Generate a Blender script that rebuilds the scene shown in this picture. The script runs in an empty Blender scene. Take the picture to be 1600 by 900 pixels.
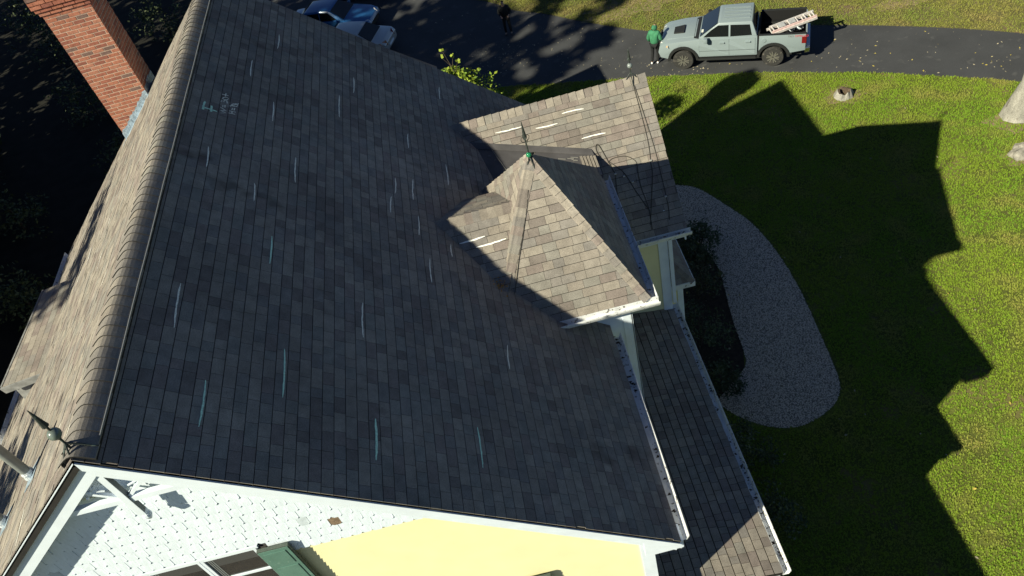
import bpy, bmesh, math, random
from mathutils import Vector, Matrix
import numpy as np

rnd = random.Random(7)
S = bpy.context.scene
COL = S.collection
rad = math.radians

# ------------------------------------------------------------------ camera
CAMH = 17.88
RR = np.array([[0.9666959634792167, -0.15557816599551894, -0.20321010914435264],
               [-0.25297836026516485, -0.7010756002984465, -0.6667045461849809],
               [-0.03874097869875579, 0.6959083538309074, -0.7170848622288849]])
cd = bpy.data.cameras.new('camera')
cd.sensor_width = 36.0
cd.lens = 27.603
cd.clip_start = 0.05
cd.clip_end = 2000
cam = bpy.data.objects.new('camera', cd)
COL.objects.link(cam)
cam.matrix_world = Matrix([[RR[0][i], -RR[1][i], -RR[2][i], (0, 0, CAMH)[i]] for i in range(3)] + [[0, 0, 0, 1]])
S.camera = cam

# ------------------------------------------------------------------ sky, sun, exposure
SUN_AZ, SUN_EL = 31.9, 35.3          # direction the light travels in plan (from +X towards +Y), height of the sun
w = bpy.data.worlds.new('World')
S.world = w
w.use_nodes = True
nt = w.node_tree
sky = nt.nodes.new('ShaderNodeTexSky')
sky.sky_type = 'NISHITA'
sky.sun_disc = False
sky.sun_elevation = rad(SUN_EL)
sky.sun_rotation = rad(238.1)        # the sun stands to the left and behind the camera
sky.air_density = 0.7
sky.dust_density = 0.2
sky.ozone_density = 4.0
sky.altitude = 2000
nt.nodes['Background'].inputs[1].default_value = 0.05
nt.links.new(sky.outputs[0], nt.nodes['Background'].inputs[0])
sl = bpy.data.lights.new('sun', 'SUN')
sl.energy = 5.0
sl.angle = rad(0.5)
sl.color = (1.0, 0.955, 0.73)
sun = bpy.data.objects.new('sun', sl)
COL.objects.link(sun)
ce = math.cos(rad(SUN_EL))
LD = Vector((ce * math.cos(rad(SUN_AZ)), ce * math.sin(rad(SUN_AZ)), -math.sin(rad(SUN_EL))))
sun.rotation_euler = LD.to_track_quat('-Z', 'Y').to_euler()
sun.location = (-30, -20, 40)
S.view_settings.view_transform = 'Standard'
S.view_settings.look = 'None'
S.view_settings.exposure = 0.65
S.view_settings.gamma = 1.0

# ------------------------------------------------------------------ materials
MATS = {}


def mat(name, col, rough=0.8, n=0.0, scale=8.0, fine=0.0, fscale=120.0, bump=0.0, bscale=60.0, spec=0.3, metal=0.0,
        spots=None, coat=0.0, sz=(1, 1, 1), big=0.0):
    """principled paint: world-space noise for colour variation, fine grain, optional stains (colour, scale, threshold)"""
    if name in MATS:
        return MATS[name]
    m = bpy.data.materials.new(name)
    m.use_nodes = True
    t = m.node_tree
    p = t.nodes['Principled BSDF']
    p.inputs['Roughness'].default_value = rough
    p.inputs['Specular IOR Level'].default_value = spec
    p.inputs['Metallic'].default_value = metal
    p.inputs['Coat Weight'].default_value = coat
    p.inputs['Base Color'].default_value = (*col, 1)
    g = t.nodes.new('ShaderNodeNewGeometry')
    mp = t.nodes.new('ShaderNodeMapping')
    mp.inputs['Scale'].default_value = sz
    t.links.new(g.outputs['Position'], mp.inputs['Vector'])
    pos = mp.outputs[0]
    cur = None

    def noise(s, det=3.0):
        x = t.nodes.new('ShaderNodeTexNoise')
        x.inputs['Scale'].default_value = s
        x.inputs['Detail'].default_value = det
        t.links.new(pos, x.inputs['Vector'])
        return x.outputs['Fac']

    def mul(fac, amt, src):
        mr = t.nodes.new('ShaderNodeMapRange')
        mr.inputs[1].default_value = 0.28
        mr.inputs[2].default_value = 0.72
        mr.inputs[3].default_value = 1 - amt
        mr.inputs[4].default_value = 1 + amt
        t.links.new(fac, mr.inputs[0])
        v = t.nodes.new('ShaderNodeVectorMath')
        v.operation = 'SCALE'
        if src is None:
            v.inputs[0].default_value = col
        else:
            t.links.new(src, v.inputs[0])
        t.links.new(mr.outputs[0], v.inputs['Scale'])
        return v.outputs[0]
    if n:
        cur = mul(noise(scale), n, cur)
    if fine:
        cur = mul(noise(fscale, 1.0), fine, cur)
    if big:
        cur = mul(noise(.7, 4.0), big, cur)
    if spots:
        for sc_, ss, th in spots:
            f = noise(ss, 4.0)
            mr = t.nodes.new('ShaderNodeMapRange')
            mr.inputs[1].default_value = th
            mr.inputs[2].default_value = th + 0.07
            t.links.new(f, mr.inputs[0])
            mx = t.nodes.new('ShaderNodeMixRGB')
            t.links.new(mr.outputs[0], mx.inputs[0])
            if cur is None:
                mx.inputs[1].default_value = (*col, 1)
            else:
                t.links.new(cur, mx.inputs[1])
            mx.inputs[2].default_value = (*sc_, 1)
            cur = mx.outputs[0]
    if cur is not None:
        t.links.new(cur, p.inputs['Base Color'])
    if bump:
        b = t.nodes.new('ShaderNodeBump')
        b.inputs['Strength'].default_value = bump
        b.inputs['Distance'].default_value = 0.02
        t.links.new(noise(bscale, 3.0), b.inputs['Height'])
        t.links.new(b.outputs[0], p.inputs['Normal'])
    MATS[name] = m
    return m


SH_COLS = [(.272, .232, .182), (.312, .270, .208), (.232, .181, .155), (.242, .230, .192), (.226, .205, .180), (.186, .152, .130),
           (.285, .250, .200), (.204, .188, .170)]
SH_COLS = [tuple(.66 * v + .34 * sum(c) / 3 for v in (c[0], c[1] * .96, c[2] * .97)) for c in SH_COLS]
SH_M = [sum(c[k] for c in SH_COLS) / len(SH_COLS) for k in range(3)]
SH_COLS = [tuple(.80 * c[k] + .20 * SH_M[k] for k in range(3)) for c in SH_COLS]
SH = [mat('shingle_tone_%d' % i, c, 0.9, n=.15, scale=7, fine=.36, fscale=150, bump=.06, bscale=180, spec=.15, big=.16,
          spots=[((c[0] * .62, c[1] * .6, c[2] * .6), 1.3, .66)]) for i, c in enumerate(SH_COLS)]
SH_W = [22, 17, 14, 12, 11, 9, 10, 8]
FELT = mat('roof_felt', (.022, .02, .019), .95, n=.2)
WHITE = mat('white_paint', (.74, .81, .90), .55, n=.05, scale=5, fine=.03, spots=[((.5, .47, .42), 9, .74)])
WHITE_D = mat('weathered_white_paint', (.74, .75, .76), .6, n=.1, scale=6, spots=[((.13, .12, .11), 16, .60), ((.06, .055, .05), 40, .66)])
SHAKE = mat('white_shake_paint', (.73, .81, .90), .6, n=.06, scale=9, fine=.04, fscale=60, bump=.12, bscale=40, sz=(1, 1, .3))
SHAKE_B = mat('worn_shake_paint', (.56, .63, .69), .7, n=.12, scale=14)
WOOD_B = mat('bare_weathered_wood', (.21, .15, .10), .85, n=.3, scale=30, fine=.2)
YELLOW = mat('pale_yellow_paint', (.82, .76, .46), .6, n=.04, scale=3)
GREENP = mat('dark_green_shutter_paint', (.10, .20, .165), .5, n=.1, scale=6, spots=[((.17, .28, .235), 12, .66)])
GREENE = mat('shutter_edge_paint', (.075, .095, .082), .6, n=.2, scale=20)
GLASS = mat('window_glass', (.012, .014, .016), .06, spec=.5)
TRACK = mat('grey_window_track', (.17, .185, .19), .5, n=.1)
IRON = mat('oxidised_iron', (.035, .042, .038), .6, n=.3, scale=30, spots=[((.10, .13, .12), 25, .6)])
BALLG = mat('grey_green_glass_ball', (.14, .17, .155), .25, n=.3, scale=25, spec=.5)
BALLW = mat('milky_glass_ball', (.22, .25, .25), .25, n=.1, spec=.5)
BALLE = mat('emerald_glass_ball', (.02, .22, .10), .12, n=.2, spec=.6)
CHALK = mat('white_chalk', (.92, .87, .74), .95, fine=.35, fscale=90)
CHALKG = mat('mint_chalk', (.62, .90, .70), .95, fine=.3, fscale=90)
LEAD = mat('blue_grey_lead_flashing', (.30, .37, .44), .5, n=.35, scale=22, bump=.5, bscale=40, metal=.2)
MEMB = mat('grey_roof_membrane', (.085, .08, .084), .75, n=.22, scale=3, fine=.1, spots=[((.2, .19, .17), 5, .68)])
METALW = mat('stained_flashing_metal', (.32, .28, .24), .5, n=.4, scale=24, metal=.3, sz=(6, .5, 1))
PVC = mat('grey_vent_pipe', (.20, .215, .21), .55, n=.1, scale=10)
BRICKC = [(.315, .118, .075), (.345, .135, .088), (.285, .103, .07), (.36, .155, .105), (.24, .088, .064), (.16, .098, .085)]
BRICKS = [mat('brick_tone_%d' % i, c, .85, n=.22, scale=18, fine=.2, fscale=90, bump=.2, bscale=80,
              spots=[((.55, .42, .36), 14, .7)]) for i, c in enumerate(BRICKC)]
MORTAR = mat('pale_mortar', (.48, .365, .29), .95, n=.15, scale=20)
ASPH = mat('asphalt', (.052, .053, .057), .85, n=.14, scale=.9, fine=.25, fscale=110, bump=.12, bscale=120,
           spots=[((.075, .075, .077), 2.2, .62)])
SOIL = mat('dark_mulch', (.035, .026, .018), .95, n=.4, scale=9, bump=.5, bscale=30)


# ------------------------------------------------------------------ mesh helpers
LOCAL = set()


def parent(o, par):
    """parts are modelled in world coordinates, except under things in LOCAL"""
    o.parent = par
    root = par
    while root.parent is not None:
        root = root.parent
    if root.name not in LOCAL and par.parent is None:
        o.matrix_parent_inverse = Matrix.Translation(par.location).inverted()


def thing(name, label, cat, loc=(0, 0, 0), rz=0.0, group=None, local=False):
    o = bpy.data.objects.new(name, None)
    o.empty_display_size = .3
    COL.objects.link(o)
    o.location = loc
    o.rotation_euler = (0, 0, rz)
    o['label'] = label
    o['category'] = cat
    if group:
        o['group'] = group
    if local:
        LOCAL.add(o.name)
    return o


def tag(o, label=None, cat=None, group=None, kind=None):
    if label:
        o['label'] = label
    if cat:
        o['category'] = cat
    if group:
        o['group'] = group
    if kind:
        o['kind'] = kind
    return o


class MB:
    """collects faces with material slots; build() links ONE mesh object"""

    def __init__(s):
        s.v = []
        s.f = []
        s.mi = []
        s.m = []
        s.cm = 0

    def use(s, m):
        if m not in s.m:
            s.m.append(m)
        s.cm = s.m.index(m)
        return s

    def face(s, pts, mi=None):
        b = len(s.v)
        s.v += [tuple(p) for p in pts]
        s.f.append(tuple(range(b, b + len(pts))))
        s.mi.append(s.cm if mi is None else mi)

    def poly(s, pts, vec):
        """prism: polygon pts swept along vec"""
        n = len(pts)
        b = len(s.v)
        vec = Vector(vec)
        P = [Vector(p) for p in pts]
        nn = Vector((0, 0, 0))
        for i in range(n):
            a, c = P[i], P[(i + 1) % n]
            nn += a.cross(c)
        if nn.dot(vec) > 0:
            P.reverse()
        s.v += [tuple(p) for p in P] + [tuple(p + vec) for p in P]
        s.f.append(tuple(range(b, b + n)))
        s.f.append(tuple(range(b + 2 * n - 1, b + n - 1, -1)))
        for i in range(n):
            j = (i + 1) % n
            s.f.append((b + j, b + i, b + n + i, b + n + j))
        s.mi += [s.cm] * (n + 2)

    def box(s, x0, x1, y0, y1, z0, z1):
        s.poly([(x0, y0, z0), (x1, y0, z0), (x1, y1, z0), (x0, y1, z0)], (0, 0, z1 - z0))

    def bar(s, a, b, w, h, up=(0, 0, 1)):
        a, b = Vector(a), Vector(b)
        d = (b - a)
        u = Vector(up)
        r = d.cross(u)
        if r.length < 1e-6:
            r = d.cross(Vector((1, 0, 0)))
        r = r.normalized() * (w / 2)
        u = r.cross(d).normalized() * (h / 2)
        s.poly([a + r + u, a - r + u, a - r - u, a + r - u], d)

    def tube(s, pts, r, k=7, closed=True):
        pts = [Vector(p) for p in pts]
        rs = r if isinstance(r, (list, tuple)) else [r] * len(pts)
        b = len(s.v)
        prev = None
        for i, p in enumerate(pts):
            d = (pts[min(i + 1, len(pts) - 1)] - pts[max(i - 1, 0)])
            if d.length < 1e-9:
                d = Vector((0, 0, 1))
            d.normalize()
            if prev is None:
                x = d.orthogonal().normalized()
            else:
                x = (prev - d * prev.dot(d))
                x = x.normalized() if x.length > 1e-6 else d.orthogonal().normalized()
            prev = x
            y = d.cross(x)
            for j in range(k):
                a = 2 * math.pi * j / k
                s.v.append(tuple(p + (x * math.cos(a) + y * math.sin(a)) * rs[i]))
        for i in range(len(pts) - 1):
            for j in range(k):
                j2 = (j + 1) % k
                s.f.append((b + i * k + j, b + i * k + j2, b + (i + 1) * k + j2, b + (i + 1) * k + j))
                s.mi.append(s.cm)
        if closed:
            s.f.append(tuple(b + j for j in range(k - 1, -1, -1)))
            s.f.append(tuple(b + (len(pts) - 1) * k + j for j in range(k)))
            s.mi += [s.cm] * 2

    def lathe(s, prof, c, ax=(0, 0, 1), k=16):
        """prof: (radius, height) pairs along axis ax from c"""
        ax = Vector(ax).normalized()
        x = ax.orthogonal().normalized()
        y = ax.cross(x)
        c = Vector(c)
        b = len(s.v)
        for r, h in prof:
            for j in range(k):
                a = 2 * math.pi * j / k
                s.v.append(tuple(c + ax * h + (x * math.cos(a) + y * math.sin(a)) * r))
        for i in range(len(prof) - 1):
            for j in range(k):
                j2 = (j + 1) % k
                s.f.append((b + i * k + j, b + i * k + j2, b + (i + 1) * k + j2, b + (i + 1) * k + j))
                s.mi.append(s.cm)
        s.f.append(tuple(b + j for j in range(k - 1, -1, -1)))
        s.f.append(tuple(b + (len(prof) - 1) * k + j for j in range(k)))
        s.mi += [s.cm] * 2

    def ball(s, c, r, k=12):
        s.lathe([(r * math.sin(math.pi * (i + .06) / 8.12), -r * math.cos(math.pi * (i + .06) / 8.12)) for i in range(9)], c, k=k)

    def mesh(s, name, mats=None, smooth=False, bevel=0.0):
        me = bpy.data.meshes.new(name)
        me.from_pydata(s.v, [], s.f)
        for m in (mats or s.m or [WHITE]):
            me.materials.append(m)
        me.polygons.foreach_set('material_index', s.mi)
        if bevel:
            bm = bmesh.new()
            bm.from_mesh(me)
            bmesh.ops.remove_doubles(bm, verts=bm.verts, dist=1e-5)
            es = [e for e in bm.edges if len(e.link_faces) == 2 and e.calc_face_angle(0) > .5]
            bmesh.ops.bevel(bm, geom=es, offset=bevel, segments=2, profile=.6, affect='EDGES', clamp_overlap=True)
            bm.to_mesh(me)
            bm.free()
        if smooth:
            me.polygons.foreach_set('use_smooth', [True] * len(me.polygons))
            try:
                me.set_sharp_from_angle(angle=rad(38))
            except Exception:
                pass
        me.update()
        return me

    def build(s, name, par=None, smooth=False, bevel=0.0, label=None, kind=None):
        me = s.mesh(name, smooth=smooth, bevel=bevel)
        o = bpy.data.objects.new(name, me)
        COL.objects.link(o)
        if par is not None:
            parent(o, par)
        return tag(o, label, None, None, kind)


def inst(name, me, M, par, m=None):
    """one more object on shared mesh data"""
    o = bpy.data.objects.new(name, me)
    COL.objects.link(o)
    if par is not None:
        parent(o, par)
    o.matrix_basis = M
    if m is not None:
        o.material_slots[0].link = 'OBJECT'
        o.material_slots[0].material = m
    return o


def project(P):
    q = RR @ (np.array(P, float) - np.array([0, 0, CAMH]))
    return 800 + 1226.8 * q[0] / q[2], 450 + 1226.8 * q[1] / q[2], q[2]


# ------------------------------------------------------------------ shingles
def clip(poly, conv):
    """Sutherland-Hodgman; conv counter-clockwise"""
    out = poly
    for i in range(len(conv)):
        a, b = conv[i], conv[(i + 1) % len(conv)]
        ex, ey = b[0] - a[0], b[1] - a[1]
        side = lambda p: ex * (p[1] - a[1]) - ey * (p[0] - a[0])
        inp, out = out, []
        for j in range(len(inp)):
            p, q = inp[j], inp[(j + 1) % len(inp)]
            sp, sq = side(p), side(q)
            if sp >= -1e-9:
                out.append(p)
            if (sp > 1e-9 and sq < -1e-9) or (sp < -1e-9 and sq > 1e-9):
                t = sp / (sp - sq)
                out.append((p[0] + (q[0] - p[0]) * t, p[1] + (q[1] - p[1]) * t))
        if len(out) < 3:
            return []
    return out


def area2(p):
    return .5 * sum(p[i][0] * p[(i + 1) % len(p)][1] - p[(i + 1) % len(p)][0] * p[i][1] for i in range(len(p)))


FIELDS = []


def frame_of(pts):
    P = [Vector(p) for p in pts]
    n = Vector((0, 0, 0))
    for i in range(len(P)):
        n += (P[i] - P[0]).cross(P[(i + 1) % len(P)] - P[0])
    n.normalize()
    if n.z < 0:
        n = -n
    u = Vector((0, 0, 1)).cross(n).normalized()
    v = n.cross(u)
    if v.z > 0:
        v = -v
        u = -u
    # right-handed: u x v = -n or n; keep u so that u x v = n
    if u.cross(v).dot(n) < 0:
        u = -u
    return P[0], u, v, n


def shingles(pts, roof, exp_=.1388, lens=(.14, .18, .22, .26, .3), gap=.0085, hole=None, lift=0.0, ugap=.0045, jit=0.0):
    """lay courses of shingles over a convex roof face, from the eave up"""
    O, u, v, n = frame_of(pts)
    uv = [((Vector(p) - O).dot(u), (Vector(p) - O).dot(v)) for p in pts]
    if area2(uv) < 0:
        uv.reverse()
    vmax = max(p[1] for p in uv)
    vmin = min(p[1] for p in uv)
    umin = min(p[0] for p in uv)
    umax = max(p[0] for p in uv)
    k = 0
    v1 = vmax
    while v1 > vmin:
        v0 = v1 - exp_
        x = umin - rnd.random() * .3
        while x < umax:
            L = rnd.choice(lens)
            q0, q1 = max(x, umin), min(x + L - gap, umax)
            if q1 - q0 > .012:
                q1 = q1 - q0 > .03 and q1 + gap - ugap or q1
                rect = [(q0, v0 + gap), (q1, v0 + gap), (q1, v1), (q0, v1)]  # gap bares near-black felt, standing in for the butt's shadow line
                pc = clip(rect, uv)
                if pc and abs(area2(pc)) > 2e-4:
                    c2 = (sum(p[0] for p in pc) / len(pc), sum(p[1] for p in pc) / len(pc))
                    W = O + u * c2[0] + v * c2[1]
                    if not (hole and hole(W)):
                        full = abs(area2(pc) - area2(rect)) < 1e-6
                        FIELDS.append(dict(O=O, u=u, v=v, n=n, p=pc, v0=v0, e=exp_, full=full, W=W, roof=roof,
                                           key=(round(q1 - q0, 4), round(exp_, 3)), m=rnd.choices(range(8), SH_W)[0], lift=lift + rnd.random() * jit))
            x += L
        v1 = v0
        k += 1


H0, H1 = .0070, .0082          # height of a shingle's top edge and butt above the deck


def shingle_faces(pc, v0, e, droop=None):
    """top and sides in (u, v, h); droop: u-value of a rake edge that sags over the edge"""
    hs = [H0 + (H1 - H0) * (p[1] - v0) / e for p in pc]
    top = [(p[0], p[1], h) for p, h in zip(pc, hs)]
    if droop is not None:
        s = 1 if abs(min(p[0] for p in pc) - droop) < 1e-4 else -1
        fold = droop + s * min(.10, max(p[0] for p in pc) - min(p[0] for p in pc))
        vs0, vs1 = min(p[1] for p in pc), max(p[1] for p in pc)
        far = max(p[0] for p in pc) if s > 0 else min(p[0] for p in pc)
        A = [(fold, vs0, H0), (far, vs0, H0), (far, vs1, H1), (fold, vs1, H1)]
        B = [(droop, vs0, H0 - .024), (fold, vs0, H0), (fold, vs1, H1), (droop, vs1, H1 - .030)]
        fs = []
        for q in (A, B):
            if area2(q) < 0:
                q.reverse()
            fs.append(q)
        ring = [(droop, vs0, H0 - .024), (far, vs0, H0), (far, vs1, H1), (droop, vs1, H1 - .030)]
        if area2(ring) < 0:
            ring.reverse()
        top = ring
        out = fs
    else:
        out = [top]
    for i in range(len(top)):
        a, b = top[i], top[(i + 1) % len(top)]
        out.append([(a[0], a[1], -.026), (b[0], b[1], -.026), b, a])
    return out


def finish_shingles(house):
    for r in FIELDS:
        x, y, d = project(r['W'])
        W0 = r['W'] - Vector((0, 0, CAMH))
        fac = abs(r['n'].dot(W0.normalized()))
        r['a'] = abs(area2(r['p'])) * fac / d ** 2 if (-20 < x < 1620 and -20 < y < 920 and d > 0) else 0
        if r['full'] is False:
            r['a'] *= .6
    FIELDS.sort(key=lambda r: -r['a'])
    cache = {}
    cnt = 0
    rest = MB()
    rest.m = list(SH)
    for r in FIELDS:
        dr = None
        if r['full'] and r['roof']['droop'] is not None:
            uu = [p[0] for p in r['p']]
            for q in (min(uu), max(uu)):
                if abs((r['O'] + r['u'] * q).y - r['roof']['droop']) < 1e-3:
                    dr = q
        if cnt < 300 and r['full'] and r['a'] > 0:
            u0 = min(p[0] for p in r['p'])
            k = r['key'] + (None if dr is None else (dr == u0),)
            if k not in cache:
                pc = [(p[0] - u0, p[1] - r['v0']) for p in r['p']]
                mb = MB()
                for f in shingle_faces(pc, 0, r['e'], None if dr is None else dr - u0):
                    mb.face(f)
                cache[k] = mb.mesh('shingle', mats=[SH[0]])
            o = r['O'] + r['u'] * u0 + r['v'] * r['v0'] + r['n'] * r['lift']
            M = Matrix([[r['u'][i], r['v'][i], r['n'][i], o[i]] for i in range(3)] + [[0, 0, 0, 1]])
            inst('shingle', cache[k], M, r['roof']['ob'], SH[r['m']])
            cnt += 1
        else:
            O, u, v, n = r['O'], r['u'], r['v'], r['n']
            for f in shingle_faces(r['p'], r['v0'], r['e'], dr):
                rest.face([O + u * a + v * b + n * (h + r['lift']) for a, b, h in f], r['m'])
    rest.build('shingles', house, kind='stuff')


def caps(name, a, b, na, nb, roof, width=.17, exp_=.15, raise_=.02, first=0.0):
    """folded cap shingles along a ridge or hip from the low end a to b; na/nb: normals of the two sides"""
    a, b = Vector(a), Vector(b)
    d = (b - a).normalized()
    L = (b - a).length
    na, nb = Vector(na), Vector(nb)
    ta = d.cross(na).normalized()
    tb = d.cross(nb).normalized()
    up = (na + nb).normalized()
    if ta.dot(up) > 0:
        ta = -ta
    if tb.dot(up) > 0:
        tb = -tb
    # profile across, crest rounded
    pr = [ta * width, ta * (width * .55) + na * .006, ta * (width * .2) + up * .004, up * .010, tb * (width * .2) + up * .004,
          tb * (width * .55) + nb * .006, tb * width]
    mb = MB()
    n = len(pr)
    ln = exp_ * 1.12
    lo = [p + up * .019 for p in pr]
    hi = [p + d * ln + up * .004 for p in pr]
    for i in range(n - 1):
        mb.face([lo[i], lo[i + 1], hi[i + 1], hi[i]])
        mb.face([lo[i] - up * .014, lo[i + 1] - up * .014, lo[i + 1], lo[i]], 1)
    for i in (0, n - 1):
        mb.face([lo[i] - up * .02, lo[i], hi[i], hi[i] - up * .008])
    me = mb.mesh(name, mats=[SH[0], FELT], smooth=True)
    k = int(L / exp_)
    for i in range(k):
        o = a + d * (i * exp_ + first) + up * raise_
        M = Matrix.Translation(o + Vector((rnd.uniform(-.004, .004), rnd.uniform(-.004, .004), 0)))
        inst('ridge_cap', me, M, roof['ob'], SH[rnd.choices(range(8), SH_W)[0]])


def roof_rec(ob, droop=None):
    return dict(ob=ob, droop=droop)


def deck(name, pts, house, th=.10, label=None, m=None):
    """roof board: convex face, thickness below"""
    O, u, v, n = frame_of(pts)
    mb = MB().use(m or FELT)
    mb.poly([Vector(p) for p in pts], -n * th)
    return mb.build(name, house, label=label)

# ------------------------------------------------------------------ ground, drive, path
def flat(name, outline, z, m, kind='structure', parent_=None):
    bm = bmesh.new()
    vs = [bm.verts.new((x, y, z)) for x, y in outline]
    f = bm.faces.new(vs)
    f.normal_update()
    if f.normal.z < 0:
        f.normal_flip()
    bmesh.ops.triangulate(bm, faces=bm.faces[:])
    me = bpy.data.meshes.new(name)
    bm.to_mesh(me)
    bm.free()
    me.materials.append(m)
    o = bpy.data.objects.new(name, me)
    COL.objects.link(o)
    return tag(o, kind=kind)


def smooth_line(pts, n=6):
    out = []
    for i in range(len(pts) - 1):
        p0 = pts[max(i - 1, 0)]
        p1, p2 = pts[i], pts[i + 1]
        p3 = pts[min(i + 2, len(pts) - 1)]
        for k in range(n):
            t = k / n
            out.append(tuple(.5 * ((2 * p1[j]) + (-p0[j] + p2[j]) * t + (2 * p0[j] - 5 * p1[j] + 4 * p2[j] - p3[j]) * t * t +
                                   (-p0[j] + 3 * p1[j] - 3 * p2[j] + p3[j]) * t ** 3) for j in range(2)))
    out.append(pts[-1])
    return out


GRASS_C = (.105, .135, .018)
TURF = mat('turf_soil', (.10, .115, .022), .95, n=.35, scale=1.2, fine=.4, fscale=40, bump=.6, bscale=30,
           spots=[((.15, .125, .05), .55, .60), ((.10, .085, .04), 3.0, .63)])
o = flat('ground', [(-260, -260), (260, -260), (260, 320), (-260, 320)], 0.0, TURF)
DU = smooth_line([(-14, 45), (-6, 41.5), (0.2, 37.2), (1.9, 35.1), (3.25, 33.9), (4.8, 32.2), (6.8, 30.3), (8.0, 29.45), (10.6, 28.35), (13.6, 26.9), (16.5, 25.1), (19.0, 23.2), (23, 19.6), (30, 12)])
DL = smooth_line([(-14, 29.6), (-6, 29.4), (-2, 29.3), (.9, 28.7), (2.15, 28.2), (3.4, 27.75), (6, 26.8), (8.1, 25.9), (10.3, 24.95), (12.1, 24.0), (13.3, 23.4), (15.0, 22.3), (17.4, 20.65), (21.4, 17.1), (28, 10)])
flat('driveway', DU + DL[::-1], .006, ASPH)
PATH = smooth_line([(3.2, 21.2), (5.2, 20.1), (5.85, 19.6), (6.45, 18.4), (6.85, 17.4), (7.08, 15.95), (7.1, 14.3), (6.97, 12.75), (6.85, 11.5), (6.7, 10.9), (6.3, 10.45), (5.5, 10.15), (4.8, 10.25), (4.15, 10.7), (3.7, 11.35), (4.0, 11.7), (4.7, 12.25), (4.88, 12.85), (4.97, 13.9), (5.2, 15.4), (5.25, 16.1), (4.9, 17.5), (3.6, 18.4), (2.8, 19.2), (3.2, 21.2)], 5)
GRAV = mat('gravel_bed', (.22, .19, .16), .95, n=.3, scale=40, bump=.8, bscale=45)
flat('gravel_path', PATH[:-1], .008, GRAV)
flat('mulch_bed', [(2.4, 10.2), (3.7, 11.35), (4.0, 11.7), (4.7, 12.25), (4.88, 12.85), (4.97, 13.9), (5.2, 15.4), (5.25, 16.1), (4.9, 17.5), (3.6, 18.4), (2.8, 18.8), (1, 18.8), (1, 8), (2.6, 8.0)], .004, SOIL)

# ------------------------------------------------------------------ the house
K = .8638
CX, CZ = -4.53, 12.54
ZR = lambda x: CZ - K * (x - CX)
ZL = lambda x: CZ + K * (x - CX)
Y0, Y1 = 4.48, 14.87
XE, XW = .90, -10.4
ROOFN_R = Vector((K, 0, 1)).normalized()
ROOFN_L = Vector((-K, 0, 1)).normalized()
house = thing('house', 'yellow clapboard house with steep brown shingle roofs, white trim and corner turret', 'house', (-4.5, 9.7, 0))

main_r = [(CX, Y0, CZ), (XE, Y0, ZR(XE)), (XE, Y1, ZR(XE)), (CX, Y1, CZ)]
main_l = [(CX, Y0, CZ), (XW, Y0, ZL(XW)), (XW, Y1, ZL(XW)), (CX, Y1, CZ)]
d_main = roof_rec(deck('roof', main_r, house, label='large shaded roof slope scattered with chalk marks'), Y0)
d_left = roof_rec(deck('roof', main_l, house, label='sunlit roof slope behind the ridge'))
shingles(main_r, d_main, jit=.0015, hole=lambda W: -.3 < W.x and (8.9 < W.y < 12.9) and W.x > -.3 + .0 * W.y)
shingles(main_l, d_left, lens=(.14, .2, .26, .3), jit=.007, ugap=.007)
# ridge vent under broad rounded caps
cz_ = lambda q: CZ + .034 - K * (math.sqrt(q * q + .0042) - .065)
mb = MB().use(mat('black_ridge_vent', (.016, .016, .017), .9))
qs = np.linspace(-.16, .16, 7)
mb.poly([(CX + q, Y0 + .03, cz_(q) - .012) for q in qs] + [(CX + .16, Y0 + .03, CZ - .15), (CX, Y0 + .03, CZ - .02), (CX - .16, Y0 + .03, CZ - .15)], (0, Y1 - Y0 - .06, 0))
mb.build('ridge_vent', house)
mb = MB()
qs = np.linspace(-.18, .18, 11)
for yy, ya, up in ((0, .168, .016),):
    for i in range(10):
        p, q = qs[i], qs[i + 1]
        mb.face([(p, 0, cz_(p) + .016), (q, 0, cz_(q) + .016), (q, .168, cz_(q) + .003), (p, .168, cz_(p) + .003)])
        mb.face([(p, 0, cz_(p) + .002), (q, 0, cz_(q) + .002), (q, 0, cz_(q) + .016), (p, 0, cz_(p) + .016)], 1)
    for q in (qs[0], qs[-1]):
        mb.face([(q, 0, cz_(q)), (q, 0, cz_(q) + .016), (q, .168, cz_(q) + .003), (q, .168, cz_(q) - .008)])
cap_me = mb.mesh('ridge_cap', mats=[SH[0], FELT], smooth=True)
for i in range(70):
    y = Y0 + .005 + i * .148
    if y < Y1 - .1:
        inst('ridge_cap', cap_me, Matrix.Translation((CX + rnd.uniform(-.005, .005), y, rnd.uniform(0, .003))), d_main['ob'], SH[rnd.choice((3, 4, 4, 7, 7, 0, 6))])
mb = MB().use(mat('pale_cable', (.30, .31, .33), .5, metal=.3))
mb.tube([(CX + .178, y, cz_(.178) + .02 + .003 * math.sin(y * 3.1)) for y in np.linspace(Y0 + .25, Y1, 30)], .006, k=5)
mb.build('lightning_cable', house)

# cross gable towards the drive
KC = .864
CGY, CGZ = 12.74, 9.45
CX1 = 2.87
CE = 10.45
zc = lambda y: CGZ - KC * (CGY - y) if y < CGY else CGZ - KC * (y - CGY)
xm = lambda z: CX + (CZ - z) / K          # main slope x at height z
CEB = 2 * CGY - CE
c_f = [(xm(CGZ) - .02, CGY, CGZ), (CX1, CGY, CGZ), (CX1, CE, zc(CE)), (xm(zc(CE)), CE, zc(CE))]
c_b = [(xm(CGZ) - .02, CGY, CGZ), (CX1, CGY, CGZ), (CX1, CEB, zc(CEB)), (xm(zc(CEB)), CEB, zc(CEB))]
d_cf = roof_rec(deck('roof', c_f, house, label='sunlit side gable roof with lightning cables'))
d_cb = roof_rec(deck('roof', c_b, house))
shingles(c_f, d_cf, lens=(.15, .2, .25, .3, .33))
shingles(c_b, d_cb)
nf, nb_ = Vector((0, -KC, 1)).normalized(), Vector((0, KC, 1)).normalized()
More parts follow.
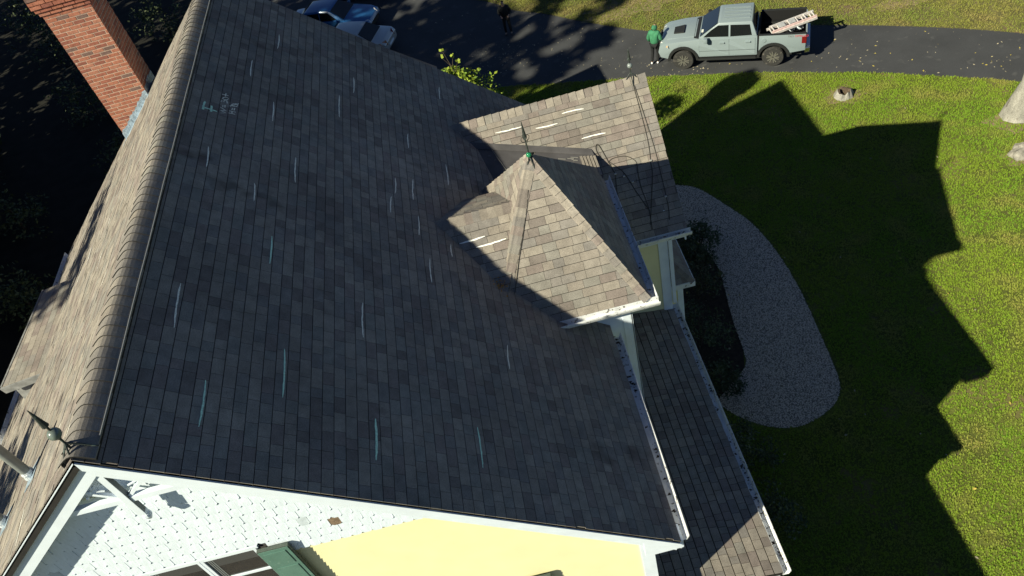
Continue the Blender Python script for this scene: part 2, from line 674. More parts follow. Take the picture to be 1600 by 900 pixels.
caps('ridge_cap', (CX1, CGY, CGZ), (xm(CGZ), CGY, CGZ), nf, nb_, d_cf, width=.16, exp_=.15, raise_=.004)

# turret: a square pyramid over the eave
AP = Vector((.30, 9.80, 10.55))
EZ = 8.54
T0, T1, T2, T3 = (-.94, 8.09, EZ), (1.57, 8.09, EZ), (1.57, 11.5, EZ), (-.94, 11.5, EZ)
tower = {}
for nm, (a, b), lb in (('f', (T0, T1), 'sunlit front face of turret roof'), ('r', (T1, T2), 'dark shaded face of turret roof'), ('b', (T2, T3), None), ('l', (T3, T0), 'narrow sunlit face of turret roof')):
    pts = [tuple(AP), a, b]
    tower[nm] = roof_rec(deck('turret_roof', pts, house, th=.06, label=lb))
    shingles(pts, tower[nm], exp_=.1388, lens=(.17, .22, .26, .3, .33) if nm == 'f' else (.2, .26, .3))
    tower[nm]['n'] = frame_of(pts)[3]
lerp = lambda a, b, t: Vector(a) * (1 - t) + Vector(b) * t
th = .682
caps('ridge_cap', lerp(AP, T0, th), AP, tower['l']['n'], tower['f']['n'], tower['f'], width=.14, exp_=.145, raise_=.006)
caps('ridge_cap', T1, AP, tower['f']['n'], tower['r']['n'], tower['f'], width=.125, exp_=.145, raise_=.006)
caps('ridge_cap', lerp(AP, T3, .8), AP, tower['l']['n'], tower['b']['n'], tower['l'], width=.12, exp_=.145, raise_=.006)
# little saddle roof between the main slope and the turret
SY, SZ, SK = 9.63, 9.84, .608
xs = lambda z: xm(z)
sy = lambda y: SZ - SK * (SY - y)
s_f = [(xm(SZ) - .02, SY, SZ), (.1, SY, SZ), (-.553, 8.43, sy(8.43)), (-.575, 8.43, sy(8.43))]
SB = 10.5
sb = lambda y: SZ - .46 * (y - SY)
s_b = [(xm(SZ) - .02, SY, SZ), (.1, SY, SZ), (0, SB, sb(SB)), (xm(sb(SB)), SB, sb(SB))]
d_sf = roof_rec(deck('roof', s_f, house, th=.05, label='small saddle roof beside turret'))
d_sb = roof_rec(deck('roof', s_b, house, th=.05))
shingles(s_f, d_sf, lens=(.18, .22, .28, .33))
shingles(s_b, d_sb)
caps('ridge_cap', (xm(SZ) - .03, SY, SZ), (-.05, SY, SZ), Vector((0, -SK, 1)).normalized(), Vector((0, .55, 1)).normalized(), d_sf, width=.17, exp_=.125, raise_=.004)
# grey membrane cricket behind the turret
zm = lambda x, y: 9.16 - .178 * (x + .74) + .135 * (y - 12.41)
mpts = []
for x, y in [(-.75, 12.42), (1.56, 11.84), (1.60, 11.28), (1.45, 10.7), (-.2, 10.35), (-.58, 10.5)]:
    mpts.append((x, y, zm(x, y)))
mb = MB().use(MEMB)
cen = np.mean(mpts, axis=0)
for i in range(len(mpts)):
    mb.face([mpts[i], mpts[(i + 1) % len(mpts)], tuple(cen)])
up = []
for x, y in [(-.80, 12.47), (1.53, 11.89)]:
    up.append((x, y, zc(y) + .016))
lowp = [(-.75, 12.33, zm(-.75, 12.33) + .012), (1.55, 11.75, zm(1.55, 11.75) + .012)]
mb.face([up[0], up[1], lowp[1], lowp[0]])
mb.build('flat_roof', house, label='grey membrane cricket with pale seams')
mb = MB().use(METALW)
for k in range(5):
    y0_, y1_ = 11.28 + .0 * k, 11.84
    x_ = 1.30 + .06 * k
    mb.bar((x_, 11.75 - .008 * k, zm(x_, 11.75) + .016), (x_ + .01, 11.22, zm(x_, 11.22) + .016), .045, .02)
mb.build('flashing', house, label='stained folded metal at cricket edge')
mb = MB().use(mat('pale_sealant', (.27, .26, .24), .8))
for k in range(9):
    x_ = -.6 + 1.9 * rnd.random()
    y_ = 12.2 - .25 * (x_ + .7) + rnd.uniform(-.06, .03)
    L_ = rnd.uniform(.03, .14)
    mb.bar((x_, y_, zm(x_, y_) + .006), (x_ + L_, y_ - .25 * L_, zm(x_ + L_, y_ - .25 * L_) + .006), .012, .006)
mb.tube([(-.28, 12.2, zm(-.28, 12.2) + .006), (-.1, 11.6, zm(-.1, 11.6) + .006), (.06, 11.05, zm(.06, 11.05) + .006)], .005, k=4)
mb.build('sealant', house)

# porch roof below the main eave
PK = .17
PX0, PX1, PY0, PY1 = .50, 2.56, 4.88, 10.78
zp = lambda x: 4.94 - PK * (x - 2.58)
p_r = [(PX0, PY0, zp(PX0)), (PX1, PY0, zp(PX1)), (PX1, PY1, zp(PX1)), (PX0, PY1, zp(PX0))]
d_p = roof_rec(deck('porch_roof', p_r, house, label='low shaded porch roof with one sunlit corner'))
shingles(p_r, d_p, exp_=.155, lens=(.12, .16, .2, .25), gap=.017, ugap=.007, jit=.004)
mb = MB().use(YELLOW)
mb.box(.56, 2.48, 5.0, 5.08, 0, 4.84)  # unseen panel, added to close a lit gap in the lawn shadow
mb.build('wall', house, label='unseen panel added to block light under the porch')
# shed dormer on the far slope
dz = lambda x: 9.12 + .16 * (x + 8.5)
dm = [(-8.2, 9.3, dz(-8.2)), (-9.27, 9.4, dz(-9.27)), (-9.13, 11.65, dz(-9.13)), (-8.2, 11.65, dz(-8.2))]
d_d = roof_rec(deck('dormer', dm, house, label='low dormer roof on the far slope'))
shingles(dm, d_d, lens=(.25, .3, .34))
mb = MB().use(mat('grey_dormer_trim', (.22, .22, .22), .7, n=.3, scale=9))
mb.bar((-9.28, 9.4, dz(-9.28) - .05), (-9.14, 11.66, dz(-9.14) - .05), .03, .14)
mb.bar((-9.27, 9.36, dz(-9.27) - .05), (-8.3, 9.28, dz(-8.3) - .02), .03, .13)
mb.use(MATS['grey_dormer_trim'])
mb.poly([(-9.2, 9.5, dz(-9.2) - .1), (-8.3, 9.45, dz(-8.3) - .1), (-9.2, 9.45, 8.45)], (0, 2.1, 0))
mb.build('fascia', d_d['ob'])

# --- solid walls
mb = MB().use(YELLOW)
wx0, wx1 = -9.95, .54
mb.poly([(wx0, 4.75, 0), (wx1, 4.75, 0), (wx1, 4.75, ZR(wx1) - .14), (CX, 4.75, CZ - .17), (wx0, 4.75, ZL(wx0) - .14)], (0, Y1 - .3 - 4.75, 0))
mb.build('wall', house)
mb = MB().use(YELLOW)
mb.box(.545, 1.25, 8.35, 11.6, 3.0, EZ - .05)
mb.build('wall', house, label='turret wall')
mb = MB().use(YELLOW)
mb.poly([(2.52, 10.78, 0), (2.52, 14.66, 0), (2.52, 14.66, zc(14.66) - .14), (2.52, CGY, CGZ - .16), (2.52, 10.78, zc(10.78) - .14)], (-1.97, 0, 0))
mb.build('wall', house, label='side gable wall in shade')

# clapboards: lapped boards on the front gable and on the side wall
def clapboards(par, x0, x1, z0, z1, step, y, face_m, name='clapboards'):
    mb = MB().use(face_m)
    z = z0
    while z < z1:
        zt = min(z + step, z1)
        xa, xb = x0, x1
        if y < 5:
            xb = min(x1, CX + (CZ - zt - .2) / K)
            if zt > 8.7:
                xa = -3.98
        mb.poly([(xa, y, z), (xa, y - .016, z), (xa, y - .004, zt), (xa, y, zt)], (xb - xa, 0, 0))
        z += step
    return mb.build(name, par, kind='stuff')


clapboards(house, wx0, .40, 4.0, 9.65, .105, 4.75, YELLOW)
clapboards(house, 1.26, 2.36, 4.6, 7.45, .105, 10.78, YELLOW)
mb = MB().use(YELLOW)
z = 3.2
while z < 8.4:
    mb.poly([(1.25, 8.36, z), (1.266, 8.36, z), (1.254, 8.36, z + .105), (1.25, 8.36, z + .105)], (0, 3.0, 0))
    z += .105
mb.build('clapboards', house, kind='stuff')

# --- front gable: shakes, rake boards, truss, corner board
gw = MB().use(mat('notch_shade_backing', (.06, .06, .06), .9))  # backing coloured near-black to stand in for shade in the notches
gw.poly([(-7.6, 4.748, 9.66), (-1.28, 4.748, 9.66), (CX, 4.748, CZ - .17)], (0, -.012, 0))
gable = gw.build('gable_wall', house, label='gable face clad in white shakes')
SW, SE = .127, .165
mb = MB()
c_ = .027
sw = SW / 2 - .0009
pts2 = [(-sw, .170), (-sw, c_ * 1.15), (-sw + c_, 0), (sw - c_, 0), (sw, c_ * 1.15), (sw, .170)]
# thicker at the butt
fr = [(x, -.022 + .010 * (z > .1), z) for x, z in pts2]
bk = [(x, -.004 + .002 * (z > .1), z) for x, z in pts2]
mb.face(fr)
for i in range(6):
    j = (i + 1) % 6
    mb.face([fr[i], bk[i], bk[j], fr[j]])
shake_me = mb.mesh('shake', mats=[SHAKE])
cands = []
row = 0
zz = 9.63
while zz < CZ - .35:
    x = -8.2 + (SW / 2 if row % 2 else 0)
    while x < -1.2:
        top = min(ZR(x + sw), ZL(x - sw)) - .2
        if zz + .19 < top + .13 and not (x - sw < -4.0 and x + sw > -5.4 and zz < 9.86):
            cands.append((x, zz, row))
        x += SW
    row += 1
    zz += SE
vis = []
for c in cands:
    px, py, d = project((c[0], 4.73, c[1] + .08))
    vis.append((0 if (-5 < px < 1605 and -5 < py < 905) else 1, d, c))
vis.sort(key=lambda q: (q[0], q[1]))
restm = MB().use(SHAKE)
brown = min((q[2] for q in vis), key=lambda c: (c[0] + 3.03) ** 2 + (c[1] + .08 - 9.97) ** 2)
for i, (hid, d, c) in enumerate(vis):
    jz = rnd.uniform(-.006, .006)
    if i < 300 and not hid:
        M = Matrix.Translation((c[0] + rnd.uniform(-.004, .004), 4.748 - .014 - rnd.uniform(0, .004), c[1] + jz)) @ Matrix.Rotation(rnd.uniform(-.02, .02), 4, 'Y')
        o = inst('shake', shake_me, M, gable, WOOD_B if c is brown else (SHAKE_B if rnd.random() < .016 else SHAKE))
        if c is brown:
            o['label'] = 'bare brown shake without paint'
    else:
        for f in shake_me.polygons:
            restm.face([Vector((c[0], 4.734, c[1] + jz)) + shake_me.vertices[k].co for k in f.vertices])
if restm.f:
    restm.build('shakes', gable, kind='stuff')


def rake(sgn, yb, dep, m_, name, x_end, **kw):
    """board under a roof edge"""
    zf = ZR if sgn > 0 else ZL
    mb = MB().use(m_)
    x0 = CX + sgn * .0
    mb.poly([(x0, yb, zf(x0) - .11), (x_end, yb, zf(x_end) - .11), (x_end, yb, zf(x_end) - .11 - dep), (x0, yb, zf(x0) - .11 - dep)], (0, .045, 0))
    return mb.build(name, house, **kw)


rake(1, 4.515, .24, WHITE, 'rake_board', .84)
rake(-1, 4.515, .25, WHITE, 'rake_board', -10.3)
mb = MB().use(WHITE)
mb.poly([(CX, 4.460, CZ - .034), (.9, 4.460, ZR(.9) - .034), (.9, 4.460, ZR(.9) - .16), (CX, 4.460, CZ - .16)], (0, .018, 0))
mb.poly([(CX - .02, 4.470, ZL(CX - .02) - .02), (-10.38, 4.470, ZL(-10.38) - .02), (-10.38, 4.470, ZL(-10.38) - .034), (CX - .02, 4.470, ZL(CX - .02) - .034)], (0, .008, 0))
mb.build('drip_moulding', house)
mb = MB().use(WHITE)
mb.poly([(.94, 4.512, ZR(.9) - .06), (.94, 4.512, ZR(.9) - .25), (.42, 4.512, ZR(.9) - .27), (.42, 4.512, ZR(.42) - .06)], (0, .24, 0))
mb.build('cornice_return', house)
mb = MB().use(WHITE)
mb.box(.38, .565, 4.715, 4.90, 4.0, 7.62)
mb.build('corner_board', house)
# stick truss in the peak
t = MB().use(WHITE)
t.box(CX - .036, CX + .036, 4.53, 4.60, 11.36, 12.2)
t.build('king_post', house)
mb = MB().use(TRACK)  # grey skin paints the shaded side of the white post
mb.box(CX + .0365, CX + .039, 4.535, 4.595, 11.40, 12.15)
mb.build('king_post_shade_side', house)
t = MB().use(WHITE)
t.box(CX - .82, CX + .82, 4.545, 4.605, 11.615, 11.69)
t.build('collar_beam', house)
for s in (-1, 1):
    t = MB().use(WHITE)
    t.bar((CX + s * .40, 4.575, 12.0), (CX + s * .05, 4.575, 11.70), .036, .04, up=(0, 1, 0))
    t.build('brace', house)
    t = MB().use(WHITE)
    t.bar((CX + s * .16, 4.57, 11.98), (CX + s * .34, 4.57, 11.80), .016, .016, up=(0, 1, 0))
    for q in (.1, .5, .9):
        t.ball((CX + s * (.16 + .18 * q), 4.57, 11.98 - .18 * q), .017, k=8)
    t.ball((CX + s * .27, 4.57, 11.98), .016, k=8)
    t.bar((CX + s * .12, 4.57, 11.86), (CX + s * .36, 4.57, 11.95), .014, .014, up=(0, 1, 0))
    t.build('spindle', house)
t = MB().use(WHITE)
t.lathe([(.02, 0), (.045, -.03), (.05, -.07), (.03, -.11), (.012, -.14)], (CX, 4.575, 11.36), k=10)
t.build('pendant', house)

# --- windows and shutters on the front gable
def window(x0, x1, z0, z1, y=4.75):
    f = MB().use(WHITE)
    f.box(x0, x0 + .035, y - .04, y + .03, z0, z1)
    f.box(x1 - .035, x1, y - .04, y + .03, z0, z1)
    f.box(x0 + .035, x1 - .035, y - .038, y + .03, z1 - .03, z1)
    f.box(x0 + .035, x1 - .035, y - .05, y + .03, z0, z0 + .04)
    fr = f.build('window', house)
    f = MB().use(TRACK)
    for k in range(4):
        f.box(x0 + .036 + .022 * k, x0 + .052 + .022 * k, y - .028 + .004 * k, y + .02, z0 + .04, z1 - .03)
    f.build('sash_track', fr)
    f = MB().use(WHITE)
    f.box(x0 + .125, x1 - .036, y - .025, y + .005, (z0 + z1) / 2 - .0, (z0 + z1) / 2 + .045)
    f.build('sash_rail', fr)
    f = MB().use(GLASS)
    f.box(x0 + .036, x1 - .036, y - .012, y - .006, z0 + .04, z1 - .031)
    f.build('pane', fr)


window(-4.70, -4.02, 8.75, 9.90)
window(-5.38, -4.71, 8.75, 9.90)
mb = MB().use(WHITE)
mb.box(-5.42, -3.98, 4.705, 4.75, 9.902, 9.945)
mb.build('window_head', house)


def shutter(x0, x1, z0, z1, y=4.69):
    f = MB().use(GREENE)
    f.box(x0, x1, y - .045, y, z0, z1)
    s = f.build('shutter', house, bevel=.004)
    f = MB().use(GREENP)
    f.box(x0 + .008, x1 - .012, y - .052, y - .0455, z0 + .01, z1 - .02)
    f.build('shutter_face', s)
    zm_ = z1 - .42
    for a, b in ((z1 - .07, zm_ + .03), (zm_ - .03, z0 + .07)):
        f = MB().use(GREENP)
        f.poly([(x0 + .06, y - .0525, b), (x1 - .06, y - .0525, b), (x1 - .06, y - .0525, a), (x0 + .06, y - .0525, a)], (0, -.008, 0))
        f.build('panel', s, bevel=.003)
    f = MB().use(GREENE)
    for zz_ in (z1 - .25, z0 + .25):
        f.box(x0 - .03, x0 + .03, y - .01, y + .05, zz_ - .02, zz_ + .02)
    f.build('hinge', s)


shutter(-4.00, -3.62, 8.55, 9.90)
shutter(-1.28, -.90, 6.1, 7.42)

# --- gutters: open troughs with debris
def gutter(a, b, out, w=.115, h=.10, deb=1.0):
    a, b, out = Vector(a), Vector(b), Vector(out).normalized()
    d = (b - a)
    L = d.length
    z = Vector((0, 0, 1))
    prof = [(0, 0), (0, -h), (w * .75, -h), (w, -.02), (w, 0), (w + .012, 0), (w + .012, -.03), (w * .8, -h - .01), (-.008, -h - .01), (-.008, 0)]
    mb = MB().use(WHITE_D)
    b0 = len(mb.v)
    mb.poly([a + out * p[0] + z * p[1] for p in prof], d)
    g = mb.build('gutter', house)
    f = MB().use(mat('dead_leaf_debris', (.045, .035, .028), .95, n=.4, scale=40))
    n = int(L * 20 * deb)
    for i in range(n):
        t_ = rnd.random()
        if math.sin(t_ * 23 + L) + math.sin(t_ * 9.1) < rnd.uniform(-1.2, 1.6):
            continue
        c = a + d * t_ + out * rnd.uniform(.01, w * .8) + z * (-h + .012 + rnd.random() * .025)
        r = rnd.uniform(.012, .045)
        an = rnd.random() * 6.28
        q = [Vector((math.cos(an + k * 2.1) * r, math.sin(an + k * 2.1) * r * .7, rnd.uniform(-.006, .012))) for k in range(3)]
        f.face([c + p for p in q])
    if f.f:
        f.build('gutter_debris', g, kind='stuff')
    return g


gutter((XE + .005, Y0 + .06, ZR(XE) + .0), (XE + .005, 8.13, ZR(XE) + .0), (1, 0, 0))
gutter((T1[0] + .0, 8.12, EZ + .005), (T2[0], 11.22, EZ + .005), (1, 0, 0), deb=.3)
gutter((.06, 8.085, EZ + .005), (1.70, 8.085, EZ + .005), (0, -1, 0), deb=.05)
gutter((1.70, CE - .005, zc(CE) + .01), (2.93, CE - .005, zc(CE) + .01), (0, -1, 0), w=.10, deb=.7)
gutter((PX1 + .005, PY0, zp(PX1) + .01), (PX1 + .005, 10.95, zp(PX1) + .01), (1, 0, 0), deb=1.2)
gutter((XW - .005, Y0 + .1, ZL(XW)), (XW - .005, Y1, ZL(XW)), (-1, 0, 0), deb=.2)

# fascias, corner boards, downspout
mb = MB().use(WHITE)
mb.box(XE - .02, XE - .004, Y0 + .08, Y1 - .05, ZR(XE) - .2, ZR(XE) - .02)
mb.build('fascia', house)
mb = MB().use(WHITE)
mb.box(-.2, 1.62, 8.10, 8.125, EZ - .19, EZ - .03)
mb.box(1.54, 1.562, 8.125, 11.4, EZ - .19, EZ - .03)
mb.box(.1, 1.54, 8.13, 8.36, EZ - .20, EZ - .17)
mb.box(1.27, 1.54, 8.36, 11.4, EZ - .20, EZ - .17)
mb.build('fascia', house, label='white boxed turret eave')
mb = MB().use(WHITE)
mb.box(.56, 1.27, 8.325, 8.349, 5.6, EZ - .2)
mb.build('frieze_board', house, label='white panelled turret corner')
mb = MB().use(WHITE)
mb.box(1.13, 1.285, 8.305, 8.325, 5.5, EZ - .2)
mb.box(1.27, 1.292, 8.305, 8.48, 5.5, EZ - .2)
mb.build('corner_board', house)
mb = MB().use(WHITE)
mb.box(2.36, 2.545, 10.745, 10.765, 4.6, zc(10.78) - .10)
mb.box(2.525, 2.55, 10.765, 10.95, 3.0, zc(10.95) - .14)
mb.build('corner_board', house)
mb = MB().use(WHITE)
mb.box(2.555, 2.625, 10.69, 10.74, 5.2, 7.42)
mb.build('downspout', house)
mb = MB().use(WHITE)
mb.poly([(2.82, CE + .02, zc(CE) - .10), (2.82, CGY, CGZ - .11), (2.82, CGY, CGZ - .32), (2.82, CE + .02, zc(CE) - .3)], (.03, 0, 0))
mb.poly([(2.82, CEB - .02, zc(CEB) - .10), (2.82, CGY, CGZ - .11), (2.82, CGY, CGZ - .32), (2.82, CEB - .02, zc(CEB) - .3)], (.03, 0, 0))
mb.box(.9, 2.82, CE + .0, CE + .02, zc(CE) - .2, zc(CE) - .06)
mb.build('rake_board', house)
# porch posts and beam, bay
mb = MB().use(WHITE)
mb.box(2.40, 2.54, PY0 + .05, PY1 - .05, zp(PX1) - .30, zp(PX1) - .07)
mb.build('porch_beam', house)
for y in (5.1, 7.8, 10.4):
    mb = MB().use(WHITE)
    mb.box(2.40, 2.53, y - .065, y + .065, 0, zp(PX1) - .3)
    mb.build('porch_post', house)
mb = MB().use(YELLOW)
mb.box(2.56, 3.08, 11.98, 13.8, 0, 4.42)
mb.build('wall', house, label='small bay under side gable')
mb = MB().use(SH[5])
bz, bt = 4.5, 5.25
B = [(2.55, 11.75, bz), (3.31, 11.75, bz), (3.31, 14.05, bz), (2.55, 14.05, bz)]
for q in ([B[0], B[1], (2.55, 12.6, bt)], [B[1], B[2], (2.55, 13.2, bt), (2.55, 12.6, bt)], [B[2], B[3], (2.55, 13.2, bt)]):
    mb.face(q)
bay = mb.build('bay_roof', house)
for q in ([B[0], B[1], (2.55, 12.6, bt)], [B[1], B[2], (2.55, 13.2, bt), (2.55, 12.6, bt)]):
    shingles(q, roof_rec(bay), exp_=.155, lift=.002)
caps('ridge_cap', B[1], (2.55, 12.6, bt), frame_of([B[0], B[1], (2.55, 12.6, bt)])[3], frame_of([B[1], B[2], (2.55, 13.2, bt)])[3], roof_rec(bay), width=.1, raise_=.008)
mb = MB().use(WHITE_D)
mb.box(2.56, 3.33, 11.725, 11.748, bz - .13, bz + .012)
mb.box(3.312, 3.335, 11.75, 14.05, bz - .13, bz + .008)
mb.build('fascia', bay)
mb = MB().use(WHITE)
mb.box(2.97, 3.10, 11.95, 11.978, 0, 4.4)
mb.build('corner_board', house)
# unseen low rear wing behind the main ridge, added to shade the drive
mb = MB().use(YELLOW)
mb.poly([(-8.4, Y1 - .2, 0), (-1.9, Y1 - .2, 0), (-1.9, Y1 - .2, 5.2), (-5.0, Y1 - .2, 7.7), (-8.4, Y1 - .2, 5.0)], (0, 7.9, 0))
mb.build('rear_shade_wing', house)
for s in (-1, 1):
    deck('roof', [(-5.0, Y1, 7.95), (-5 + s * 3.5, Y1, 7.95 - 3.5 * .8), (-5 + s * 3.5, 22.7, 7.95 - 3.5 * .8), (-5.0, 22.7, 7.95)], house, m=SH[5])

# unseen low wing before the gable, below the frame, added for its lawn shadow
mb = MB().use(YELLOW)
mb.poly([(.1, 1.0, 0), (.1, 1.0, 5.8), (-4.2, 1.0, 7.1), (-8.5, 1.0, 5.8), (-8.5, 1.0, 0)], (0, 3.72, 0))
mb.build('front_shade_wing', house)
for s in (-1, 1):
    deck('roof', [(-4.2, .8, 7.3), (-4.2 + s * 4.5, .8, 6.0), (-4.2 + s * 4.5, 4.70, 6.0), (-4.2, 4.70, 7.3)], house, m=SH[5])
# --- chimney of separate bricks
chx0, chx1, chy0, chy1, chtop = -7.42, -6.52, 14.45, 15.15, 13.75
mb = MB().use(MORTAR)
mb.box(chx0 + .004, chx1 - .004, chy0 + .004, chy1 - .004, 3.0, chtop)
chim = mb.build('chimney', house, label='tall red brick chimney with stepped courses near the top')
bl, bh, bd, jt = .2, .060, .05, .0145
bm_ = {}


def brick_mesh(l):
    k = round(l, 4)
    if k not in bm_:
        q = MB()
        q.box(0, l, 0, bd, 0, bh)
        bm_[k] = q.mesh('brick', mats=[BRICKS[0]], bevel=.004)
    return bm_[k]


restb = MB()
restb.m = list(BRICKS)
nb = 0
z = 9.2
ci = 0
face_defs = [(Vector((chx0, chy0, 0)), Vector((1, 0, 0)), Vector((0, 1, 0)), chx1 - chx0), (Vector((chx1, chy0, 0)), Vector((0, 1, 0)), Vector((-1, 0, 0)), chy1 - chy0),
             (Vector((chx0, chy1, 0)), Vector((0, -1, 0)), Vector((1, 0, 0)), chy1 - chy0), (Vector((chx1, chy1, 0)), Vector((-1, 0, 0)), Vector((0, -1, 0)), chx1 - chx0)]
while z < chtop - .05:
    prj = 0.0
    if z > 12.72:
        prj = .026
    if z > 12.80:
        prj = .052
    if z > 12.88:
        prj = .078
    if z > 13.45:
        prj = .045
    for fi, (o0, u, nin, L) in enumerate(face_defs):
        o1 = o0 - nin * prj - u * prj
        Lp = L + 2 * prj
        x = -(bl + jt) / 2 if ci % 2 else 0.0
        if fi % 2:
            x += .06
        while x < Lp - .01:
            a, b = max(x, 0), min(x + bl, Lp)
            x += bl + jt
            if b - a < .025:
                continue
            pos = o1 + u * a + Vector((0, 0, z)) - nin * rnd.uniform(0, .003)
            px, py, d = project(pos)
            bm2 = rnd.choices(BRICKS, [8, 7, 6, 4, 3, 1.2])[0]
            if fi < 2 and -20 < px < 1620 and -12 < py < 230 and nb < 298 and z > 10.0 and prj < .07:
                M = Matrix([[u[i], nin[i], (0, 0, 1)[i], pos[i]] for i in range(3)] + [[0, 0, 0, 1]])
                inst('brick', brick_mesh(b - a), M, chim, bm2)
                nb += 1
            else:
                restb.use(bm2)
                dd = nin * (bd + prj)
                restb.poly([pos, pos + u * (b - a), pos + u * (b - a) + dd, pos + dd], (0, 0, bh))
    z += bh + jt
    ci += 1
restb.build('bricks', chim, kind='stuff')
# stepped lead flashing where the chimney meets the roof
mb = MB().use(LEAD)
for k in range(9):
    x = chx0 + .02 + k * .098
    zb = ZL(x)
    hgt = .14 + .05 * rnd.random()
    q = [(x - .03, chy0 - .008 - .012 * rnd.random(), zb - .05), (x + .10, chy0 - .006, zb + .05), (x + .10, chy0 - .012, zb + .05 + hgt), (x + .02, chy0 - .008, zb + .02 + hgt), (x - .03, chy0 - .02 * rnd.random(), zb + .02 + hgt * .55)]
    mb.poly(q, (0, -.004, 0))
for k in range(3):
    y = chy0 + .02 + k * .22
    mb.box(chx1 + .004, chx1 + .012, y, y + .23, ZL(chx1) - .1, ZL(chx1) + .16 + .03 * (k % 2))
mb.poly([(chx0 - .1, chy0 - .16, ZL(chx0 - .1) + .012), (chx1 + .05, chy0 - .16, ZL(chx1 + .05) + .012), (chx1 + .05, chy0, ZL(chx1 + .05) + .014), (chx0 - .1, chy0, ZL(chx0 - .1) + .014)], (0, 0, .004))
mb.build('flashing', chim)

# --- lightning rods
def rod(base, h, ballm, legs, name='lightning_rod', ornament=False, ballr=.055, ballh=.22):
    b = Vector(base)
    mb = MB().use(IRON)
    mb.tube([b, b + Vector((0, 0, h * .62))], .011, k=6)
    mb.lathe([(.012, h * .58), (.034, h * .60), (.028, h * .66), (.004, h)], b, k=8)
    for l in legs:
        l = Vector(l)
        mb.tube([b + Vector((0, 0, .09)), b + l * .5 + Vector((0, 0, .055)), b + l], .010, k=5)
    mb.lathe([(.02, ballh - ballr - .012), (.024, ballh - ballr), (.012, ballh - ballr + .01)], b, k=8)
    r = mb.build(name, house, smooth=True)
    mb = MB().use(ballm)
    mb.ball(b + Vector((0, 0, ballh)), ballr, k=14)
    mb.build('glass_ball', r, smooth=True)
    if ornament:
        mb = MB().use(IRON)
        for s in range(4):
            a = s * math.pi / 2 + .4
            mb.tube([b + Vector((math.cos(a) * q, math.sin(a) * q, h * .5 + zz_)) for q, zz_ in ((.008, 0), (.06, .02), (.075, .07), (.045, .11), (.02, .08))], .005, k=5)
        mb.build('scroll', r, smooth=True)


rod((CX - .02, 4.60, CZ + .03), .62, BALLG, [(.20, .03, -.10), (-.10, .12, -.06), (.02, -.10, 0.0), (-.08, -.10, -.06)], ballr=.062, ballh=.245)
rod((2.60, CGY, CGZ + .02), .60, BALLW, [(.10, -.03, -.02), (-.10, -.03, -.02), (0, -.14, -.12)], ballh=.24, ballr=.05)
rod((.30, 9.74, 10.46), .74, BALLE, [(.05, -.14, -.15), (-.09, -.08, -.1), (.12, .06, -.1)], ornament=True, ballr=.045, ballh=.12)

# lightning cables on the side gable
CABLES = [[(2.60, 12.6), (2.592, 11.831), (2.535, 11.471), (2.504, 11.292), (2.295, 10.781), (2.233, 10.618)], [(2.62, 12.6), (2.668, 11.815), (2.665, 11.344), (2.641, 10.845), (2.593, 10.62)], [(1.845, 11.444), (1.78, 11.634), (1.705, 11.861), (1.661, 11.925), (1.624, 11.895), (1.621, 11.811), (1.661, 11.735)], [(1.845, 11.444), (1.794, 11.235), (1.785, 11.085)], [(1.783, 11.642), (1.901, 11.542), (2.019, 11.408), (2.131, 11.133), (2.281, 10.817)], [(1.767, 11.629), (1.858, 11.669), (2.013, 11.671), (2.136, 11.646), (2.227, 11.593), (2.277, 11.516), (2.248, 11.311), (2.244, 11.144), (2.275, 10.86), (2.24, 10.55)]]
CAB = mat('dark_copper_cable', (.05, .045, .038), .6)
for c in CABLES:
    mb = MB().use(CAB)
    mb.tube([(x, y, zc(y) + .018) for x, y in smooth_line(c, 5)], .0075, k=5)
    mb.build('lightning_cable', house, smooth=True)
for x, y in ((1.845, 11.444), (1.99, 11.38), (2.12, 11.27), (2.545, 11.5), (2.64, 10.95)):
    mb = MB().use(mat('bright_clip', (.6, .6, .58), .4, metal=.4))
    mb.bar((x - .02, y, zc(y) + .026), (x + .02, y, zc(y) + .026), .03, .015)
    mb.build('cable_clip', house)
mb = MB().use(CAB)
mb.tube([tuple(lerp(AP, T1, q) + Vector((.0, .0, .045))) for q in (.02, .12)] , .006, k=5)
ft = lambda y: EZ + (10.55 - EZ) * (y - 8.09) / (9.80 - 8.09) + .022
hx = lambda y, o: .30 - 1.24 * (9.80 - y) / 1.71 + o
mb.tube([(hx(y, o), y, ft(y)) for y, o in ((9.5, .10), (9.3, .14), (9.0, .165), (8.8, .17), (8.55, .20), (8.4, .22))], .0065, k=5)
mb.build('lightning_cable', house, smooth=True)

# vent pipes on the sunlit slope
def vent(x, y, h, label):
    z = ZL(x)
    mb = MB().use(PVC)
    mb.lathe([(.055, -.1), (.055, h), (.047, h), (.047, h - .1)], (x, y, z), k=16)
    v_ = mb.build('vent_pipe', house, smooth=True, label=label)
    mb = MB().use(mat('bright_lead_collar', (.62, .66, .70), .45, n=.25, scale=60, bump=.6, bscale=60, metal=.3))
    mb.lathe([(.075, .03), (.066, .07), (.07, .10), (.058, .13), (.056, .135)], (x, y, z), k=16)
    mb.use(LEAD)
    u = Vector((.7568, 0, .6537))
    nn = ROOFN_L
    c = Vector((x, y, z)) + nn * .013
    q = [c + u * a + Vector((0, b, 0)) for a, b in ((-.13, -.15), (.2, -.15), (.2, .15), (-.13, .15))]
    mb.poly(q, nn * .004)
    mb.build('flashing', v_)


vent(-6.27, 5.66, .85, None)
vent(-7.05, 5.60, .34, 'short dark vent pipe')

